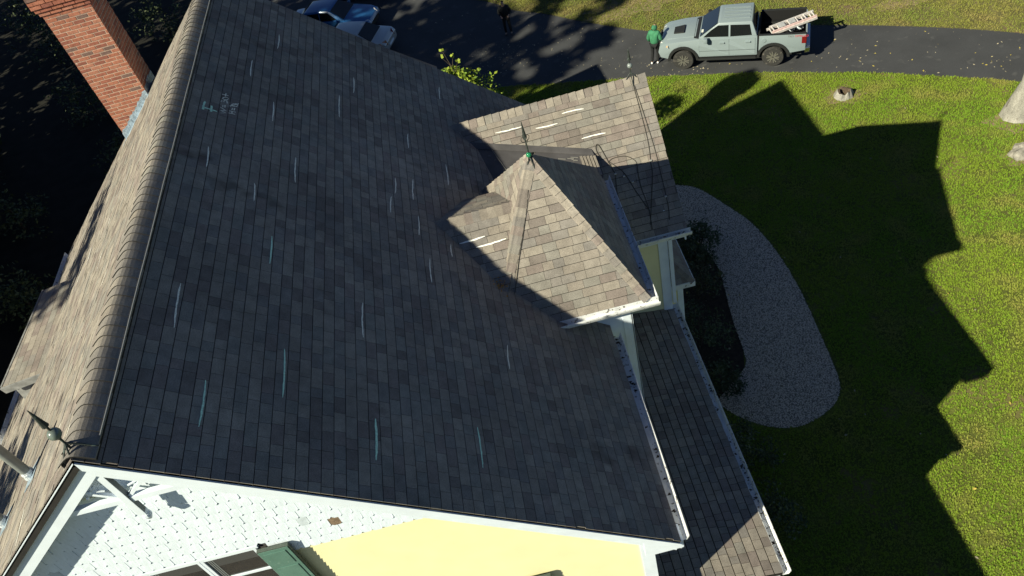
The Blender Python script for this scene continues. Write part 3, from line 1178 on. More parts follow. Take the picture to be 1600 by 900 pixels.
# --- chalk marks on the shingles
MAIN_MARKS = [(-3.459, 13.713, -3.464, 13.189), (-3.754, 12.498, -3.749, 11.982), (-2.401, 13.192, -2.408, 12.653), (-2.607, 12.393, -2.608, 11.699), (-3.442, 11.467, -3.434, 10.917), (-4.067, 9.755, -4.047, 9.284), (-1.015, 14.103, -1.042, 13.62), (-1.647, 11.945, -1.66, 11.5), (-3.13, 10.164, -3.12, 9.549), (-3.552, 9.249, -3.537, 8.856), (-1.127, 11.383, -1.139, 10.781), (-1.894, 10.476, -1.912, 10.059), (-1.646, 10.607, -1.677, 10.041), (-1.966, 9.943, -1.99, 9.53), (-1.632, 9.664, -1.652, 9.189), (-3.325, 8.238, -3.32, 7.703), (-1.546, 8.704, -1.558, 8.187), (-4.071, 6.988, -4.053, 6.298), (-2.375, 7.414, -2.38, 6.797), (-3.127, 6.329, -3.118, 5.616), (-3.746, 5.658, -3.747, 5.052), (-0.718, 7.287, -0.748, 6.825), (-2.29, 5.558, -2.3, 4.987), (-1.256, 5.716, -1.26, 5.116), (-1.237, 9.203, -1.246, 8.901)]
CROSS_MARKS = [(-0.139, 12.475, 0.373, 12.466), (0.621, 12.386, 1.042, 12.375), (1.17, 12.493, 1.59, 12.482), (1.409, 12.07, 1.866, 12.061)]
SADDLE_MARKS = [(-1.106, 9.257, -0.684, 9.269), (-0.865, 9.145, -0.37, 9.158)]
LEFT_MARKS = [(-6.458, 11.388, -6.491, 11.194), (-7.377, 11.069, -7.262, 10.548), (-6.201, 9.419, -6.158, 8.977), (-5.424, 8.129, -5.503, 7.901), (-7.259, 10.736, -7.263, 10.502), (-7.678, 10.86, -7.626, 10.48), (-6.077, 5.098, -5.925, 4.562), (-6.433, 10.642, -6.386, 10.337), (-5.459, 5.701, -5.493, 5.562), (-4.99, 5.288, -5.017, 5.147)]
TEXT = [[(-4.204, 10.671), (-4.144, 10.675), (-4.091, 10.675), (-4.048, 10.676)], [(-4.19, 10.832), (-4.196, 10.732), (-4.197, 10.611)], [(-4.113, 10.78), (-4.11, 10.695), (-4.107, 10.621)], [(-4.023, 10.817), (-3.953, 10.771), (-4.015, 10.736), (-3.954, 10.715), (-4.01, 10.666)], [(-4.0, 10.898), (-3.996, 10.835)], [(-3.975, 10.914), (-3.974, 10.847)], [(-4.027, 10.954), (-4.025, 11.007), (-3.996, 10.987), (-3.995, 11.039), (-3.966, 11.046), (-3.958, 10.974)], [(-3.953, 11.121), (-3.971, 11.14), (-4.005, 11.108), (-4.018, 11.071), (-3.996, 11.055), (-3.962, 11.077), (-3.953, 11.121)], [(-4.031, 11.181), (-3.959, 11.197)], [(-3.989, 11.24), (-3.992, 11.145)], [(-3.924, 10.8), (-3.851, 10.82)], [(-3.926, 10.738), (-3.852, 10.761)], [(-3.889, 10.808), (-3.891, 10.743)], [(-3.891, 10.906), (-3.897, 10.846)], [(-3.868, 10.92), (-3.874, 10.853)], [(-3.84, 11.034), (-3.86, 11.052), (-3.894, 11.02), (-3.909, 10.976), (-3.889, 10.949), (-3.85, 10.98), (-3.84, 11.034)], [(-3.926, 10.927), (-3.832, 11.076)]]


def ribbon(mb, pts, wd, zf, nrm, jit=.003):
    """thin strip of chalk lying on a roof plane, ragged edges"""
    P = []
    for i in range(len(pts) - 1):
        a, b = pts[i], pts[i + 1]
        L = math.hypot(b[0] - a[0], b[1] - a[1])
        k = max(1, int(L / .035))
        for j in range(k):
            P.append((a[0] + (b[0] - a[0]) * j / k, a[1] + (b[1] - a[1]) * j / k))
    P.append(pts[-1])
    V = [Vector((x, y, zf(x, y))) + nrm * .0135 for x, y in P]
    prev = None
    n = len(V)
    for i, p in enumerate(V):
        d = (V[min(i + 1, n - 1)] - V[max(i - 1, 0)]).normalized()
        s = d.cross(nrm)
        tp = .45 + .55 * min(1, 6 * min(i, n - 1 - i) / n) if n > 6 else 1
        w1 = wd * tp * rnd.uniform(.65, 1.2) / 2
        w2 = wd * tp * rnd.uniform(.65, 1.2) / 2
        cur = (p + s * w1, p - s * w2)
        if prev:
            mb.face([prev[0], cur[0], cur[1], prev[1]])
        prev = cur


def mark(q, zf, nrm, roof, wd=.014, m_=None, arch=.007):
    x0, y0_, x1, y1_ = q
    pts = []
    dx, dy = x1 - x0, y1_ - y0_
    L = math.hypot(dx, dy)
    sg = rnd.choice((-1, 1)) * arch
    for i in range(9):
        t_ = i / 8
        b = sg * math.sin(t_ * math.pi) + rnd.uniform(-.002, .002)
        pts.append((x0 + dx * t_ - dy / L * b, y0_ + dy * t_ + dx / L * b))
    mb = MB().use(m_ or CHALK)
    ribbon(mb, pts, wd, zf, nrm)
    mb.build('chalk_mark', roof['ob'])


for i, q in enumerate(MAIN_MARKS):
    mark(q, lambda x, y: ZR(x), ROOFN_R, d_main, .021 if i != 22 else .03, CHALKG if i in (15, 19, 22, 23, 20) else CHALK)
for q in CROSS_MARKS:
    mark(q, lambda x, y: zc(y), nf, d_cf, .022, mat('bright_chalk', (.9, .9, .86), .95))
for q in SADDLE_MARKS:
    mark(q, lambda x, y: sy(y), Vector((0, -SK, 1)).normalized(), d_sf, .024, MATS['bright_chalk'])
for q in LEFT_MARKS:
    mark(q, lambda x, y: ZL(x), ROOFN_L, d_left, .016, MATS['bright_chalk'])
mb = MB()
for i, st in enumerate(TEXT):
    mb.use(CHALKG if i < 3 else CHALK)
    ribbon(mb, st,   .034 if i < 3 else .017, lambda x, y: ZR(x), ROOFN_R)
mb.build('chalk_writing', d_main['ob'], label='chalk letter F and two small lines of figures')
# rusty leaf clump in the valley
mb = MB().use(mat('rusty_dead_leaves', (.5, .24, .05), .9, n=.4, scale=40))
for i in range(60):
    c = Vector((-.62 + rnd.gauss(0, .05), 8.53 + rnd.gauss(0, .06), 0))
    c.z = max(ZR(c.x), sy(c.y)) + rnd.uniform(.01, .04)
    q = [c + Vector((rnd.uniform(-.025, .025), rnd.uniform(-.025, .025), rnd.uniform(-.01, .02))) for _ in range(3)]
    mb.face(q)
mb.build('dead_leaves', d_sf['ob'], kind='stuff')
finish_shingles(house)

# ------------------------------------------------------------------ grass, gravel, leaves (scattered with geometry nodes)
def scatter(name, surf_outline, z, source, density, smin, smax, tilt, seed, under=None, holes=None):
    """a sheet whose points carry small copies of `source` (kind = stuff)"""
    bm = bmesh.new()
    vs = [bm.verts.new((x, y, z)) for x, y in surf_outline]
    f = bm.faces.new(vs)
    f.normal_update()
    if f.normal.z < 0:
        f.normal_flip()
    bmesh.ops.triangulate(bm, faces=bm.faces[:])
    me = bpy.data.meshes.new(name)
    bm.to_mesh(me)
    bm.free()
    me.materials.append(under)
    o = bpy.data.objects.new(name, me)
    COL.objects.link(o)
    tag(o, kind='stuff')
    g = bpy.data.node_groups.new(name + '_scatter', 'GeometryNodeTree')
    g.interface.new_socket('Geometry', in_out='INPUT', socket_type='NodeSocketGeometry')
    g.interface.new_socket('Geometry', in_out='OUTPUT', socket_type='NodeSocketGeometry')
    N = g.nodes.new
    gi, go = N('NodeGroupInput'), N('NodeGroupOutput')
    dp = N('GeometryNodeDistributePointsOnFaces')
    dp.inputs['Density'].default_value = density
    dp.inputs['Seed'].default_value = seed
    oi = N('GeometryNodeObjectInfo')
    oi.inputs['Object'].default_value = source
    ip = N('GeometryNodeInstanceOnPoints')
    rr = N('FunctionNodeRandomValue')
    rr.data_type = 'FLOAT_VECTOR'
    rr.inputs[0].default_value = (-tilt, -tilt, 0)
    rr.inputs[1].default_value = (tilt, tilt, 6.283)
    rs = N('FunctionNodeRandomValue')
    rs.data_type = 'FLOAT'
    rs.inputs[2].default_value = smin
    rs.inputs[3].default_value = smax
    rs.inputs['Seed'].default_value = 5
    j = N('GeometryNodeJoinGeometry')
    L = g.links.new
    L(gi.outputs[0], dp.inputs['Mesh'])
    L(dp.outputs['Points'], ip.inputs['Points'])
    L(oi.outputs['Geometry'], ip.inputs['Instance'])
    L(rr.outputs[0], ip.inputs['Rotation'])
    L(rs.outputs[1], ip.inputs['Scale'])
    L(ip.outputs[0], j.inputs[0])
    L(gi.outputs[0], j.inputs[0])
    L(j.outputs[0], go.inputs[0])
    md = o.modifiers.new('scatter', 'NODES')
    md.node_group = g
    return o


def grass_mat(name, base, dry, seed):
    m = bpy.data.materials.new(name)
    m.use_nodes = True
    t = m.node_tree
    p = t.nodes['Principled BSDF']
    p.inputs['Roughness'].default_value = .75
    p.inputs['Specular IOR Level'].default_value = .2
    gm = t.nodes.new('ShaderNodeNewGeometry')

    def nz(sc, det, off=0):
        x = t.nodes.new('ShaderNodeTexNoise')
        x.inputs['Scale'].default_value = sc
        x.inputs['Detail'].default_value = det
        mp = t.nodes.new('ShaderNodeMapping')
        mp.inputs['Location'].default_value = (off, off * .7, 0)
        t.links.new(gm.outputs['Position'], mp.inputs[0])
        t.links.new(mp.outputs[0], x.inputs['Vector'])
        return x.outputs['Fac']

    def ramp(f, a, b):
        mr = t.nodes.new('ShaderNodeMapRange')
        mr.inputs[1].default_value = a
        mr.inputs[2].default_value = b
        t.links.new(f, mr.inputs[0])
        return mr.outputs[0]

    def mix(fac, c1, c2):
        mx = t.nodes.new('ShaderNodeMixRGB')
        t.links.new(fac, mx.inputs[0])
        for k, c in ((1, c1), (2, c2)):
            if isinstance(c, tuple):
                mx.inputs[k].default_value = (*c, 1)
            else:
                t.links.new(c, mx.inputs[k])
        return mx.outputs[0]
    lush = (base[0] * .62, base[1] * .95, base[2] * .7)
    c = mix(ramp(nz(.35, 3, seed), .38, .62), base, lush)
    c = mix(ramp(nz(.9, 5, seed + 3), .50, .68), c, dry)
    c = mix(ramp(nz(26, 2, seed + 9), .35, .75), c, (base[0] * 1.35, base[1] * 1.25, base[2] * 1.3))
    c = mix(ramp(nz(45, 2, seed + 5), .62, .7), c, (dry[0] * 1.1, dry[1], dry[2]))
    t.links.new(c, p.inputs['Base Color'])
    return m


GR1 = grass_mat('mown_grass_blades', (.185, .262, .024), (.28, .245, .075), 1.0)
GR2 = grass_mat('dry_grass_blades', (.215, .225, .05), (.28, .215, .095), 7.0)


def tuft(name, m, x, y, n=9, h=.05, r=.06):
    mb = MB().use(m)
    for i in range(n):
        a = rnd.random() * 6.28
        c = Vector((math.cos(a), math.sin(a), 0)) * rnd.random() * r
        b = rnd.random() * 6.28
        d = Vector((math.cos(b), math.sin(b), 0))
        s = Vector((-d.y, d.x, 0)) * .0065
        hh = h * rnd.uniform(.6, 1.15)
        p1 = c + d * hh * .25 + Vector((0, 0, hh * .7))
        p2 = c + d * hh * .75 + Vector((0, 0, hh))
        mb.face([c - s, c + s, p1 + s * .8, p1 - s * .8])
        mb.face([p1 - s * .8, p1 + s * .8, p2])
    o = mb.build(name, None, kind='stuff')
    o.location = (x, y, .002)
    return o


t1 = tuft('grass_tuft', GR1, 9.0, 20.0, n=7, h=.036, r=.04)
t2 = tuft('grass_tuft', GR2, 12.0, 30.0, n=7, h=.042, r=.045)
near_lawn = [p for p in DL if -2 < p[0] < 24] + [(21.5, 12), (19.5, 4), (12, 3), (2.7, 4), (2.7, 10.2)] + \
            [(3.7, 11.25), (4.1, 10.62), (4.8, 10.18), (5.5, 10.08), (6.33, 10.38), (6.76, 10.85), (6.92, 11.5), (7.04, 12.75), (7.17, 14.3), (7.15, 15.97), (6.92, 17.42), (6.52, 18.44), (5.92, 19.66), (5.25, 20.18), (3.2, 21.28), (2.9, 21.2), (-1.4, 21.6)]
scatter('lawn', near_lawn, .004, t1, 430, .7, 1.35, .25, 3, under=TURF)
far_lawn = [p for p in DU if -.2 < p[0] < 24] + [(32, 22), (30, 34), (12, 42), (2, 42), (-1, 39)]
scatter('lawn', far_lawn, .004, t2, 330, .7, 1.4, .3, 4, under=mat('dry_turf_soil', (.12, .11, .04), .95, n=.4, scale=1.4, fine=.4, fscale=40, bump=.6, bscale=30, spots=[((.14, .10, .06), .7, .56)]))
side_lawn = [(-34, 60), (-34, -2), (-13.5, -2), (-10.4, 8), (-10.4, 16), (-9, 26), (-12, 31), (-10, 46), (-20, 62)]
dk = mat('shade_toned_forest_floor', (.012, .011, .008), .95, n=.5, scale=1.5, fine=.3, fscale=30, bump=.5, bscale=20)  # tree shade put into the ground colour, darkened to hide lit patches
flat('shade_toned_forest_floor', side_lawn, .003, dk)

# bare soil round the trunk, the stump and by the drive
DIRT = mat('bare_pale_soil', (.20, .155, .085), .95, n=.35, scale=5, fine=.4, fscale=50, bump=.5, bscale=30)
for cx_, cy_, ra, rb in ((16.3, 19.0, 1.15, .85), (12.05, 22.35, .75, .5), (15.4, 17.3, .8, .5), (7.0, 32.6, 2.4, 1.2), (16.5, 27.2, 1.2, .6), (14.2, 8.4, 1.0, .45), (13.6, 12.6, .8, .4)):
    rs_ = [rnd.uniform(.6, 1.15) for _ in range(22)]
    flat('dirt_patch', smooth_line([(cx_ + ra * rs_[i % 22] * math.cos(i * .2856), cy_ + rb * rs_[i % 22] * math.sin(i * .2856)) for i in range(23)], 3)[:-1], .0135, DIRT)
# gravel
pm = MB().use(mat('gravel_stone', (.66, .56, .46), .9, n=.65, scale=55, fine=.3, fscale=140))
pb = bmesh.new()
bmesh.ops.create_icosphere(pb, subdivisions=1, radius=.0125)
for v in pb.verts:
    v.co = Vector((v.co.x * rnd.uniform(.8, 1.3), v.co.y * rnd.uniform(.7, 1.1), v.co.z * rnd.uniform(.5, .8)))
pme = bpy.data.meshes.new('pebble')
pb.to_mesh(pme)
pb.free()
pme.materials.append(MATS['gravel_stone'])
peb = bpy.data.objects.new('pebble', pme)
COL.objects.link(peb)
peb.location = (6.0, 14.0, .02)
tag(peb, kind='stuff')
scatter('gravel', PATH[:-1], .0095, peb, 2000, .55, 1.9, 3.1, 8, under=GRAV)

# fallen leaves on drive, lawn and roof valley edges
LEAF_Y = mat('yellow_leaf', (.42, .33, .07), .8, n=.35, scale=20)
LEAF_P = mat('pale_dry_leaf', (.36, .31, .22), .8, n=.35, scale=20)


def leaf_quads(mb, pos, r):
    a = rnd.random() * 6.28
    d = Vector((math.cos(a), math.sin(a), 0)) * r
    s = Vector((-d.y, d.x, 0)) * rnd.uniform(.4, .7)
    z1, z2 = rnd.uniform(0, .02), rnd.uniform(0, .02)
    p = Vector(pos)
    mb.face([p - d, p + s + Vector((0, 0, z1)), p + d + Vector((0, 0, z2)), p - s + Vector((0, 0, z1 * .5))])


def on_drive(x, y):
    yl = np.interp(x, [q[0] for q in DL], [q[1] for q in DL])
    yu = np.interp(x, [q[0] for q in DU], [q[1] for q in DU])
    return yl + .05 < y < yu - .05


fl = MB()
cl = [(rnd.uniform(0, 22), rnd.uniform(18, 34)) for _ in range(40)]
n = 0
while n < 400:
    if rnd.random() < .5:
        c = rnd.choice(cl)
        x, y = c[0] + rnd.gauss(0, .7), c[1] + rnd.gauss(0, .5)
    else:
        x, y = rnd.uniform(-2, 21), rnd.uniform(17, 37)
    if not on_drive(x, y):
        continue
    fl.use(LEAF_Y if rnd.random() < .4 and x > 8 else LEAF_P)
    leaf_quads(fl, (x, y, .010), rnd.uniform(.012, .05) * (1.25 if rnd.random() < .1 else 1))
    n += 1
for i in range(70):
    x, y = rnd.uniform(4, 20), rnd.uniform(5, 23)
    fl.use(LEAF_P if rnd.random() < .6 else LEAF_Y)
    leaf_quads(fl, (x, y, .06), rnd.uniform(.02, .05))
for i in range(40):
    x, y = rnd.uniform(5, 7), rnd.uniform(10.5, 18)
    fl.use(LEAF_P)
    leaf_quads(fl, (x, y, .05), rnd.uniform(.02, .05))
fl.build('fallen_leaves', None, kind='stuff')
# worn turf edge along the drive
eg = MB().use(mat('dry_turf_edge', (.20, .165, .085), .95, n=.4, scale=8, fine=.4, fscale=60))
for line, s in ((DU, 1), (DL, -1)):
    for i in range(len(line) - 1):
        a, b = Vector((*line[i], .012)), Vector((*line[i + 1], .012))
        if a.x < -2 or a.x > 24:
            continue
        d = (b - a).normalized()
        nrm = Vector((-d.y, d.x, 0)) * s
        for k in range(int((b - a).length / .035)):
            p = a.lerp(b, rnd.random()) + nrm * rnd.uniform(-.05, .13)
            r = rnd.uniform(.02, .05)
            an = rnd.random() * 6.28
            q = Vector((math.cos(an), math.sin(an), 0))
            eg.face([p - q * r, p + Vector((-q.y, q.x, .5)) * r * .4, p + q * r + Vector((0, 0, .02))])
eg.build('dry_grass_edge', None, kind='stuff')


# ------------------------------------------------------------------ trees and shrubs
def leaf_mat(name, c, n=.35):
    m = mat(name, c, .7, n=n, scale=1.6, fine=.25, fscale=9, spec=.25)
    return m


BARK_G = mat('pale_grey_bark', (.27, .255, .225), .9, n=.3, scale=5, fine=.3, fscale=60, bump=.6, bscale=24, sz=(1, 1, .35), spots=[((.14, .12, .10), 8, .62)])
BARK_D = mat('dark_bark', (.07, .055, .042), .95, n=.3, scale=10, bump=.6, bscale=20)


def crown_mesh(blobs, n, size, m2, flat_=.5):
    """many small leaf faces spread through the volume of the blobs, clumped and uneven"""
    mb = MB()
    clumps = []
    for (c, r) in blobs:
        for _ in range(max(3, int(n * r / sum(b[1] for b in blobs) / 14))):
            d = Vector((rnd.gauss(0, 1), rnd.gauss(0, 1), rnd.gauss(0, 1))).normalized()
            clumps.append((Vector(c) + d * r * rnd.uniform(.45, 1.02), r * rnd.uniform(.10, .24)))
    for i in range(n):
        c, r = rnd.choice(clumps)
        p = c + Vector((rnd.gauss(0, 1), rnd.gauss(0, 1), rnd.gauss(0, .8))) * r
        d = Vector((rnd.gauss(0, 1), rnd.gauss(0, 1), rnd.gauss(0, flat_))).normalized()
        s = d.cross(Vector((rnd.gauss(0, 1), rnd.gauss(0, 1), rnd.gauss(0, 1)))).normalized()
        L = size * rnd.uniform(.6, 1.3)
        mb.use(m2[0] if rnd.random() < .6 else m2[1])
        mb.face([p, p + d * L * .5 + s * L * .28, p + d * L, p + d * L * .5 - s * L * .28])
    return mb


def tree(name, x, y, h, blobs, n, size, mats_, label, cat='tree', tr=.2, bark=BARK_D, group=None, lean=(0, 0)):
    t = thing(name, label, cat, (x, y, 0), group=group)
    mb = MB().use(bark)
    top = Vector((x + lean[0], y + lean[1], h * .82))
    pts = [Vector((x, y, 0)).lerp(top, q) + Vector((rnd.uniform(-.05, .05), rnd.uniform(-.05, .05), 0)) * (q > 0) for q in (0, .03, .1, .3, .5, .75, 1)]
    mb.tube(pts, [tr * 1.9, tr * 1.35, tr, tr * .82, tr * .65, tr * .4, tr * .15], k=10)
    for c, r in blobs:
        b = pts[3].lerp(pts[5], rnd.random())
        mb.tube([b, (b + Vector(c)) / 2 + Vector((0, 0, .2)), Vector(c)], [tr * .35, tr * .22, tr * .08], k=6)
    mb.build('trunk', t, smooth=True)
    crown_mesh(blobs, n, size, mats_).build('crown', t)
    return t


CONI = [leaf_mat('dark_conifer', (.022, .04, .018)), leaf_mat('deep_conifer', (.032, .052, .022))]
BROAD = [leaf_mat('broad_leaf', (.05, .085, .022)), leaf_mat('olive_leaf', (.07, .085, .025))]
YEW = [leaf_mat('dark_yew', (.05, .07, .032)), leaf_mat('dark_box', (.075, .09, .045))]
LIME = [leaf_mat('sunny_yellow_green', (.24, .30, .035), .2), leaf_mat('sunny_green', (.16, .25, .035), .2)]


def conifer_blobs(x, y, h, r, z0=1.0):
    out = []
    k = max(5, int((h - z0) / 1.3))
    for i in range(k):
        q = i / (k - 1)
        rr = r * (1 - q ** 2.4) + .45
        for a in range(3 if q < .8 else 1):
            an = a * 2.1 + i
            out.append(((x + math.cos(an) * rr * .5, y + math.sin(an) * rr * .5, z0 + (h - z0) * q), rr * .7))
    return out


# tall evergreens to the left, beyond the frame: they shade the ground beside and behind the house
kk = 0
for (x, y, h, r) in [(-22.6, 13.4, 23, 2.0), (-24.6, 16.8, 25, 3.2), (-25.5, 21, 24, 3.9), (-27, 26.3, 23, 4.2), (-28.5, 32.5, 23, 4.6), (-33, 38, 24, 5), (-38, 44, 24, 5.2), (-44, 51, 24, 5.5), (-31, 24, 23, 4.5), (-27.5, 20.3, 27, 3.6), (-26.5, 17.2, 28, 3.2), (-24.6, 14.4, 26, 2.0), (-29, 26, 27, 4)]:
    tree('evergreen_tree', x, y, h, conifer_blobs(x, y, h, r), 3400, .85, CONI, 'tall dark evergreen in the row shading the dark side of the house', group='evergreens along the dark side of the house', tr=.26)
    kk += 1
# looser trees nearer the house, their tops dapple the far slope
def round_blobs(x, y, h, r, seed):
    q = random.Random(seed)
    return [((x + q.uniform(-1, 1) * r * .8, y + q.uniform(-1, 1) * r * .8, z), r * q.uniform(.5, .8)) for z in np.linspace(h * .5, h - r * .5, 7)]


tree('deciduous_tree', -19.5, 1.6, 19.3, round_blobs(-19.5, 1.6, 19.3, 1.8, 1), 2200, .34, BROAD, 'loose leafy tree standing off the near gable, its shade streaking the far slope', tr=.2)
tree('deciduous_tree', -19.8, 5.2, 19.0, round_blobs(-19.8, 5.2, 19.8, 1.9, 2), 2200, .34, BROAD, 'round leafy tree standing off the low dormer', tr=.2)
tree('deciduous_tree', -20.2, 9.0, 17.6, round_blobs(-20.2, 9.0, 17.6, 1.8, 3), 2200, .34, BROAD, 'slim leafy tree nearest the chimney on the dark side', tr=.2)
# dark understorey in the shade
for i, (x, y, r) in enumerate([(-15.5, 30, 1.5), (-19, 36, 1.8), (-13, 24.5, 1.2), (-20.5, 28, 1.6), (-23, 44, 2.2), (-16, 42, 1.8), (-11.8, 18.6, 1.0), (-18.5, 22.5, 1.3), (-26.5, 50, 2.4), (-13.5, 36.5, 1.3)]):
    t = thing('woodland_shrub', 'dark shrub in deep shade beyond the chimney', 'shrub', (x, y, 0), group='shrubs in the woodland shade')
    mb = MB().use(BARK_D)
    mb.tube([(x, y, 0), (x + .05, y, r * .7)], [.06, .03], k=6)
    mb.build('stem', t)
    crown_mesh([((x, y, r * .7), r * .8), ((x + r * .5, y - r * .3, r * .5), r * .6), ((x - r * .5, y + r * .2, r * .55), r * .6)], 900, .17, YEW).build('foliage', t)
# the pale trunk at the right edge of the lawn
tree('lawn_tree', 16.32, 19.12, 15, [((17.6, 19.8, 13.6), 2.0), ((18.8, 20.4, 12), 2.0), ((19.2, 18.6, 12.8), 1.8), ((18.2, 21.6, 13.6), 1.6)], 2200, .3, BROAD, 'thick pale grey tree trunk at the edge of the sunlit lawn', tr=.30, bark=BARK_G, lean=(.9, .35))
# shrubs along the gravel
SHR = [(5.0, 16.9, 1.15, .62, 'feathery dark shrub reaching over the gravel below the bay'), (4.35, 15.0, 1.5, .78, 'olive dark shrub between bay and gravel'), (3.75, 13.2, 1.5, .95, 'broad dark shrub beside the porch gutter'),
       (3.9, 11.75, .8, .6, 'low dark shrub at the gravel bend'), (3.55, 9.6, 1.2, .9, 'dark shrub below the gravel end beside the porch'), (3.5, 8.0, 1.0, .85, 'dark shrub beside the sunlit porch corner'), (4.55, 16.1, 1.3, .6, 'dark shrub between feathery and olive shrubs')]
for i, (x, y, h, r, lb) in enumerate(SHR):
    t = thing('shrub', lb, 'shrub', (x, y, 0), group='shrubs along the gravel')
    mb = MB().use(BARK_D)
    for k in range(4):
        mb.tube([(x, y, 0), (x + rnd.uniform(-.3, .3) * r, y + rnd.uniform(-.3, .3) * r, h * .8)], [.025, .01], k=5)
    mb.build('stem', t)
    crown_mesh([((x, y, h * .6), r * .75), ((x + r * .5, y - r * .3, h * .5), r * .55), ((x - r * .4, y + r * .4, h * .55), r * .55), ((x + r * .2, y + r * .5, h * .45), r * .5)], 1500, .085, YEW if i != 1 else [leaf_mat('olive_shrub', (.06, .055, .025)), YEW[0]]).build('foliage', t)
# sunlit treetop beyond the far rake
t = thing('young_tree', 'sunlit yellow green treetop peeping over the far roof edge', 'tree', (-.75, 20.3, 0))
mb = MB().use(BARK_D)
mb.tube([(-.75, 20.3, 0), (-.8, 20.3, 4), (-.9, 20.3, 6.2), (-1.08, 20.3, 6.98)], [.08, .05, .02, .006], k=7)
for q, e in ((6.2, (-.72, 20.2, 6.55)), (6.4, (-1.15, 20.3, 6.75)), (6.5, (-.82, 20.3, 6.7))):
    mb.tube([(-.9, 20.3, q - .1), e], [.012, .004], k=5)
mb.build('trunk', t)
cm = crown_mesh([((-.92, 20.3, 6.1), .30), ((-.72, 20.2, 5.95), .34), ((-.45, 20.2, 5.8), .34), ((-.2, 20.25, 5.55), .34), ((-.7, 20.3, 5.6), .5), ((-.9, 20.4, 5.2), .6), ((-.5, 20.4, 4.6), .9)], 1900, .12, LIME)
cm.use(LIME[0])
for k in range(26):
    c = Vector(rnd.choice([(-1.08, 20.3, 6.98), (-.72, 20.2, 6.55), (-1.15, 20.3, 6.75), (-.82, 20.3, 6.7), (-.9, 20.3, 6.3)]))
    d = Vector((rnd.gauss(0, 1), rnd.gauss(0, 1), rnd.gauss(0, 1))).normalized() * .09
    s = d.orthogonal() * .4
    cm.face([c, c + d * .5 + s, c + d, c + d * .5 - s])
cm.build('crown', t)
# stump and stone in the lawn
mb = MB().use(BARK_G)
k = 14
sx, sy_ = 12.05, 22.42
ring = []
for j in range(k):
    a = 2 * math.pi * j / k
    ring.append((math.cos(a), math.sin(a), rnd.uniform(.8, 1.2), rnd.uniform(.16, .34)))
for j in range(k):
    a, b = ring[j], ring[(j + 1) % k]
    P = lambda q, r, z: (sx + q[0] * r * q[2], sy_ + q[1] * r * q[2], z)
    mb.face([P(a, .36, 0), P(b, .36, 0), P(b, .23, b[3]), P(a, .23, a[3])])
    mb.use(mat('hollow_stump_wood', (.09, .065, .045), .95, n=.4, scale=20))
    mb.face([P(a, .23, a[3]), P(b, .23, b[3]), P(b, .15, b[3] - .02), P(a, .15, a[3] - .02)])
    mb.face([P(a, .15, a[3] - .02), P(b, .15, b[3] - .02), P(b, .1, .02), P(a, .1, .02)])
    mb.use(BARK_G)
st = mb.build('tree_stump', None)
tag(st, 'small hollow pale stump in the sunlit lawn below the drive', 'stump')
bm = bmesh.new()
bmesh.ops.create_icosphere(bm, subdivisions=3, radius=1)
for v in bm.verts:
    f_ = 1 + .16 * math.sin(5 * v.co.x + 2 * v.co.y) + .10 * math.sin(9 * v.co.y - 4 * v.co.z)
    v.co = Vector((v.co.x * .42 * f_, v.co.y * .34 * f_, max(v.co.z, -.2) * .24 * f_))
me = bpy.data.meshes.new('boulder')
bm.to_mesh(me)
bm.free()
me.materials.append(mat('pale_granite', (.27, .25, .215), .9, n=.35, scale=6, fine=.3, fscale=70, bump=.6, bscale=18, spots=[((.16, .14, .12), 7, .6)]))
bo = bpy.data.objects.new('boulder', me)
COL.objects.link(bo)
bo.location = (15.45, 17.38, .03)
tag(bo, 'pale rough stone at the right edge of the lawn', 'stone')


# ------------------------------------------------------------------ vehicles
PAINT = mat('cement_grey_paint', (.23, .28, .30), .35, spec=.5, coat=.4)
BLACKP = mat('black_plastic', (.02, .021, .022), .6, n=.15, scale=20)
LINER = mat('black_bed_liner', (.009, .009, .010), .85, bump=.3, bscale=60)
TYRE = mat('tyre_rubber', (.035, .034, .033), .85, n=.15, scale=20, spots=[((.10, .09, .08), 9, .6)])
RIM = mat('machined_rim', (.36, .345, .32), .3, metal=.7)
RIMD = mat('dark_rim', (.03, .03, .032), .5)
AMBER = mat('amber_lamp', (.75, .42, .12), .15, spec=.6)
REDL = mat('red_lamp', (.16, .008, .010), .15, spec=.6)
CLEAR = mat('clear_lamp', (.7, .7, .7), .1, spec=.7)
CGLASS = mat('car_glass', (.008, .009, .01), .05, spec=.6)
SEAM = mat('panel_gap', (.02, .022, .023), .8)


def arch(cx, cz, r, a0, a1, k=10):
    return [(cx + r * math.cos(a), cz + r * math.sin(a)) for a in np.linspace(a0, a1, k)]


def wheel(name, par, x, y, r, wd, rimr):
    s = 1 if y > 0 else -1
    mb = MB().use(TYRE)
    mb.lathe([(rimr, -wd / 2), (r * .93, -wd / 2), (r, -wd / 2 + .04), (r, wd / 2 - .04), (r * .93, wd / 2), (rimr, wd / 2)], (x, y, r), ax=(0, s, 0), k=28)
    t = mb.build('wheel', par, smooth=True)
    mb = MB().use(RIMD)
    mb.lathe([(rimr, .0), (rimr, wd / 2 - .01), (rimr * .93, wd / 2 - .03), (.05, wd / 2 - .07)], (x, y, r), ax=(0, s, 0), k=24)
    mb.use(RIM)
    for k in range(6):
        a = k * math.pi / 3 + .2
        for da in (-.2, .2):
            d = Vector((math.cos(a + da * .6), 0, math.sin(a + da * .6)))
            e = Vector((math.cos(a + da), 0, math.sin(a + da)))
            mb.bar(Vector((x, y + s * (wd / 2 + .0), r)) + d * .04, Vector((x, y + s * (wd / 2 + .008), r)) + e * rimr * .97, .038, .03, up=(0, 1, 0))
    mb.lathe([(.06, wd / 2 - .06), (.05, wd / 2 - .03)], (x, y, r), ax=(0, s, 0), k=10)
    mb.build('rim', t)
    return t


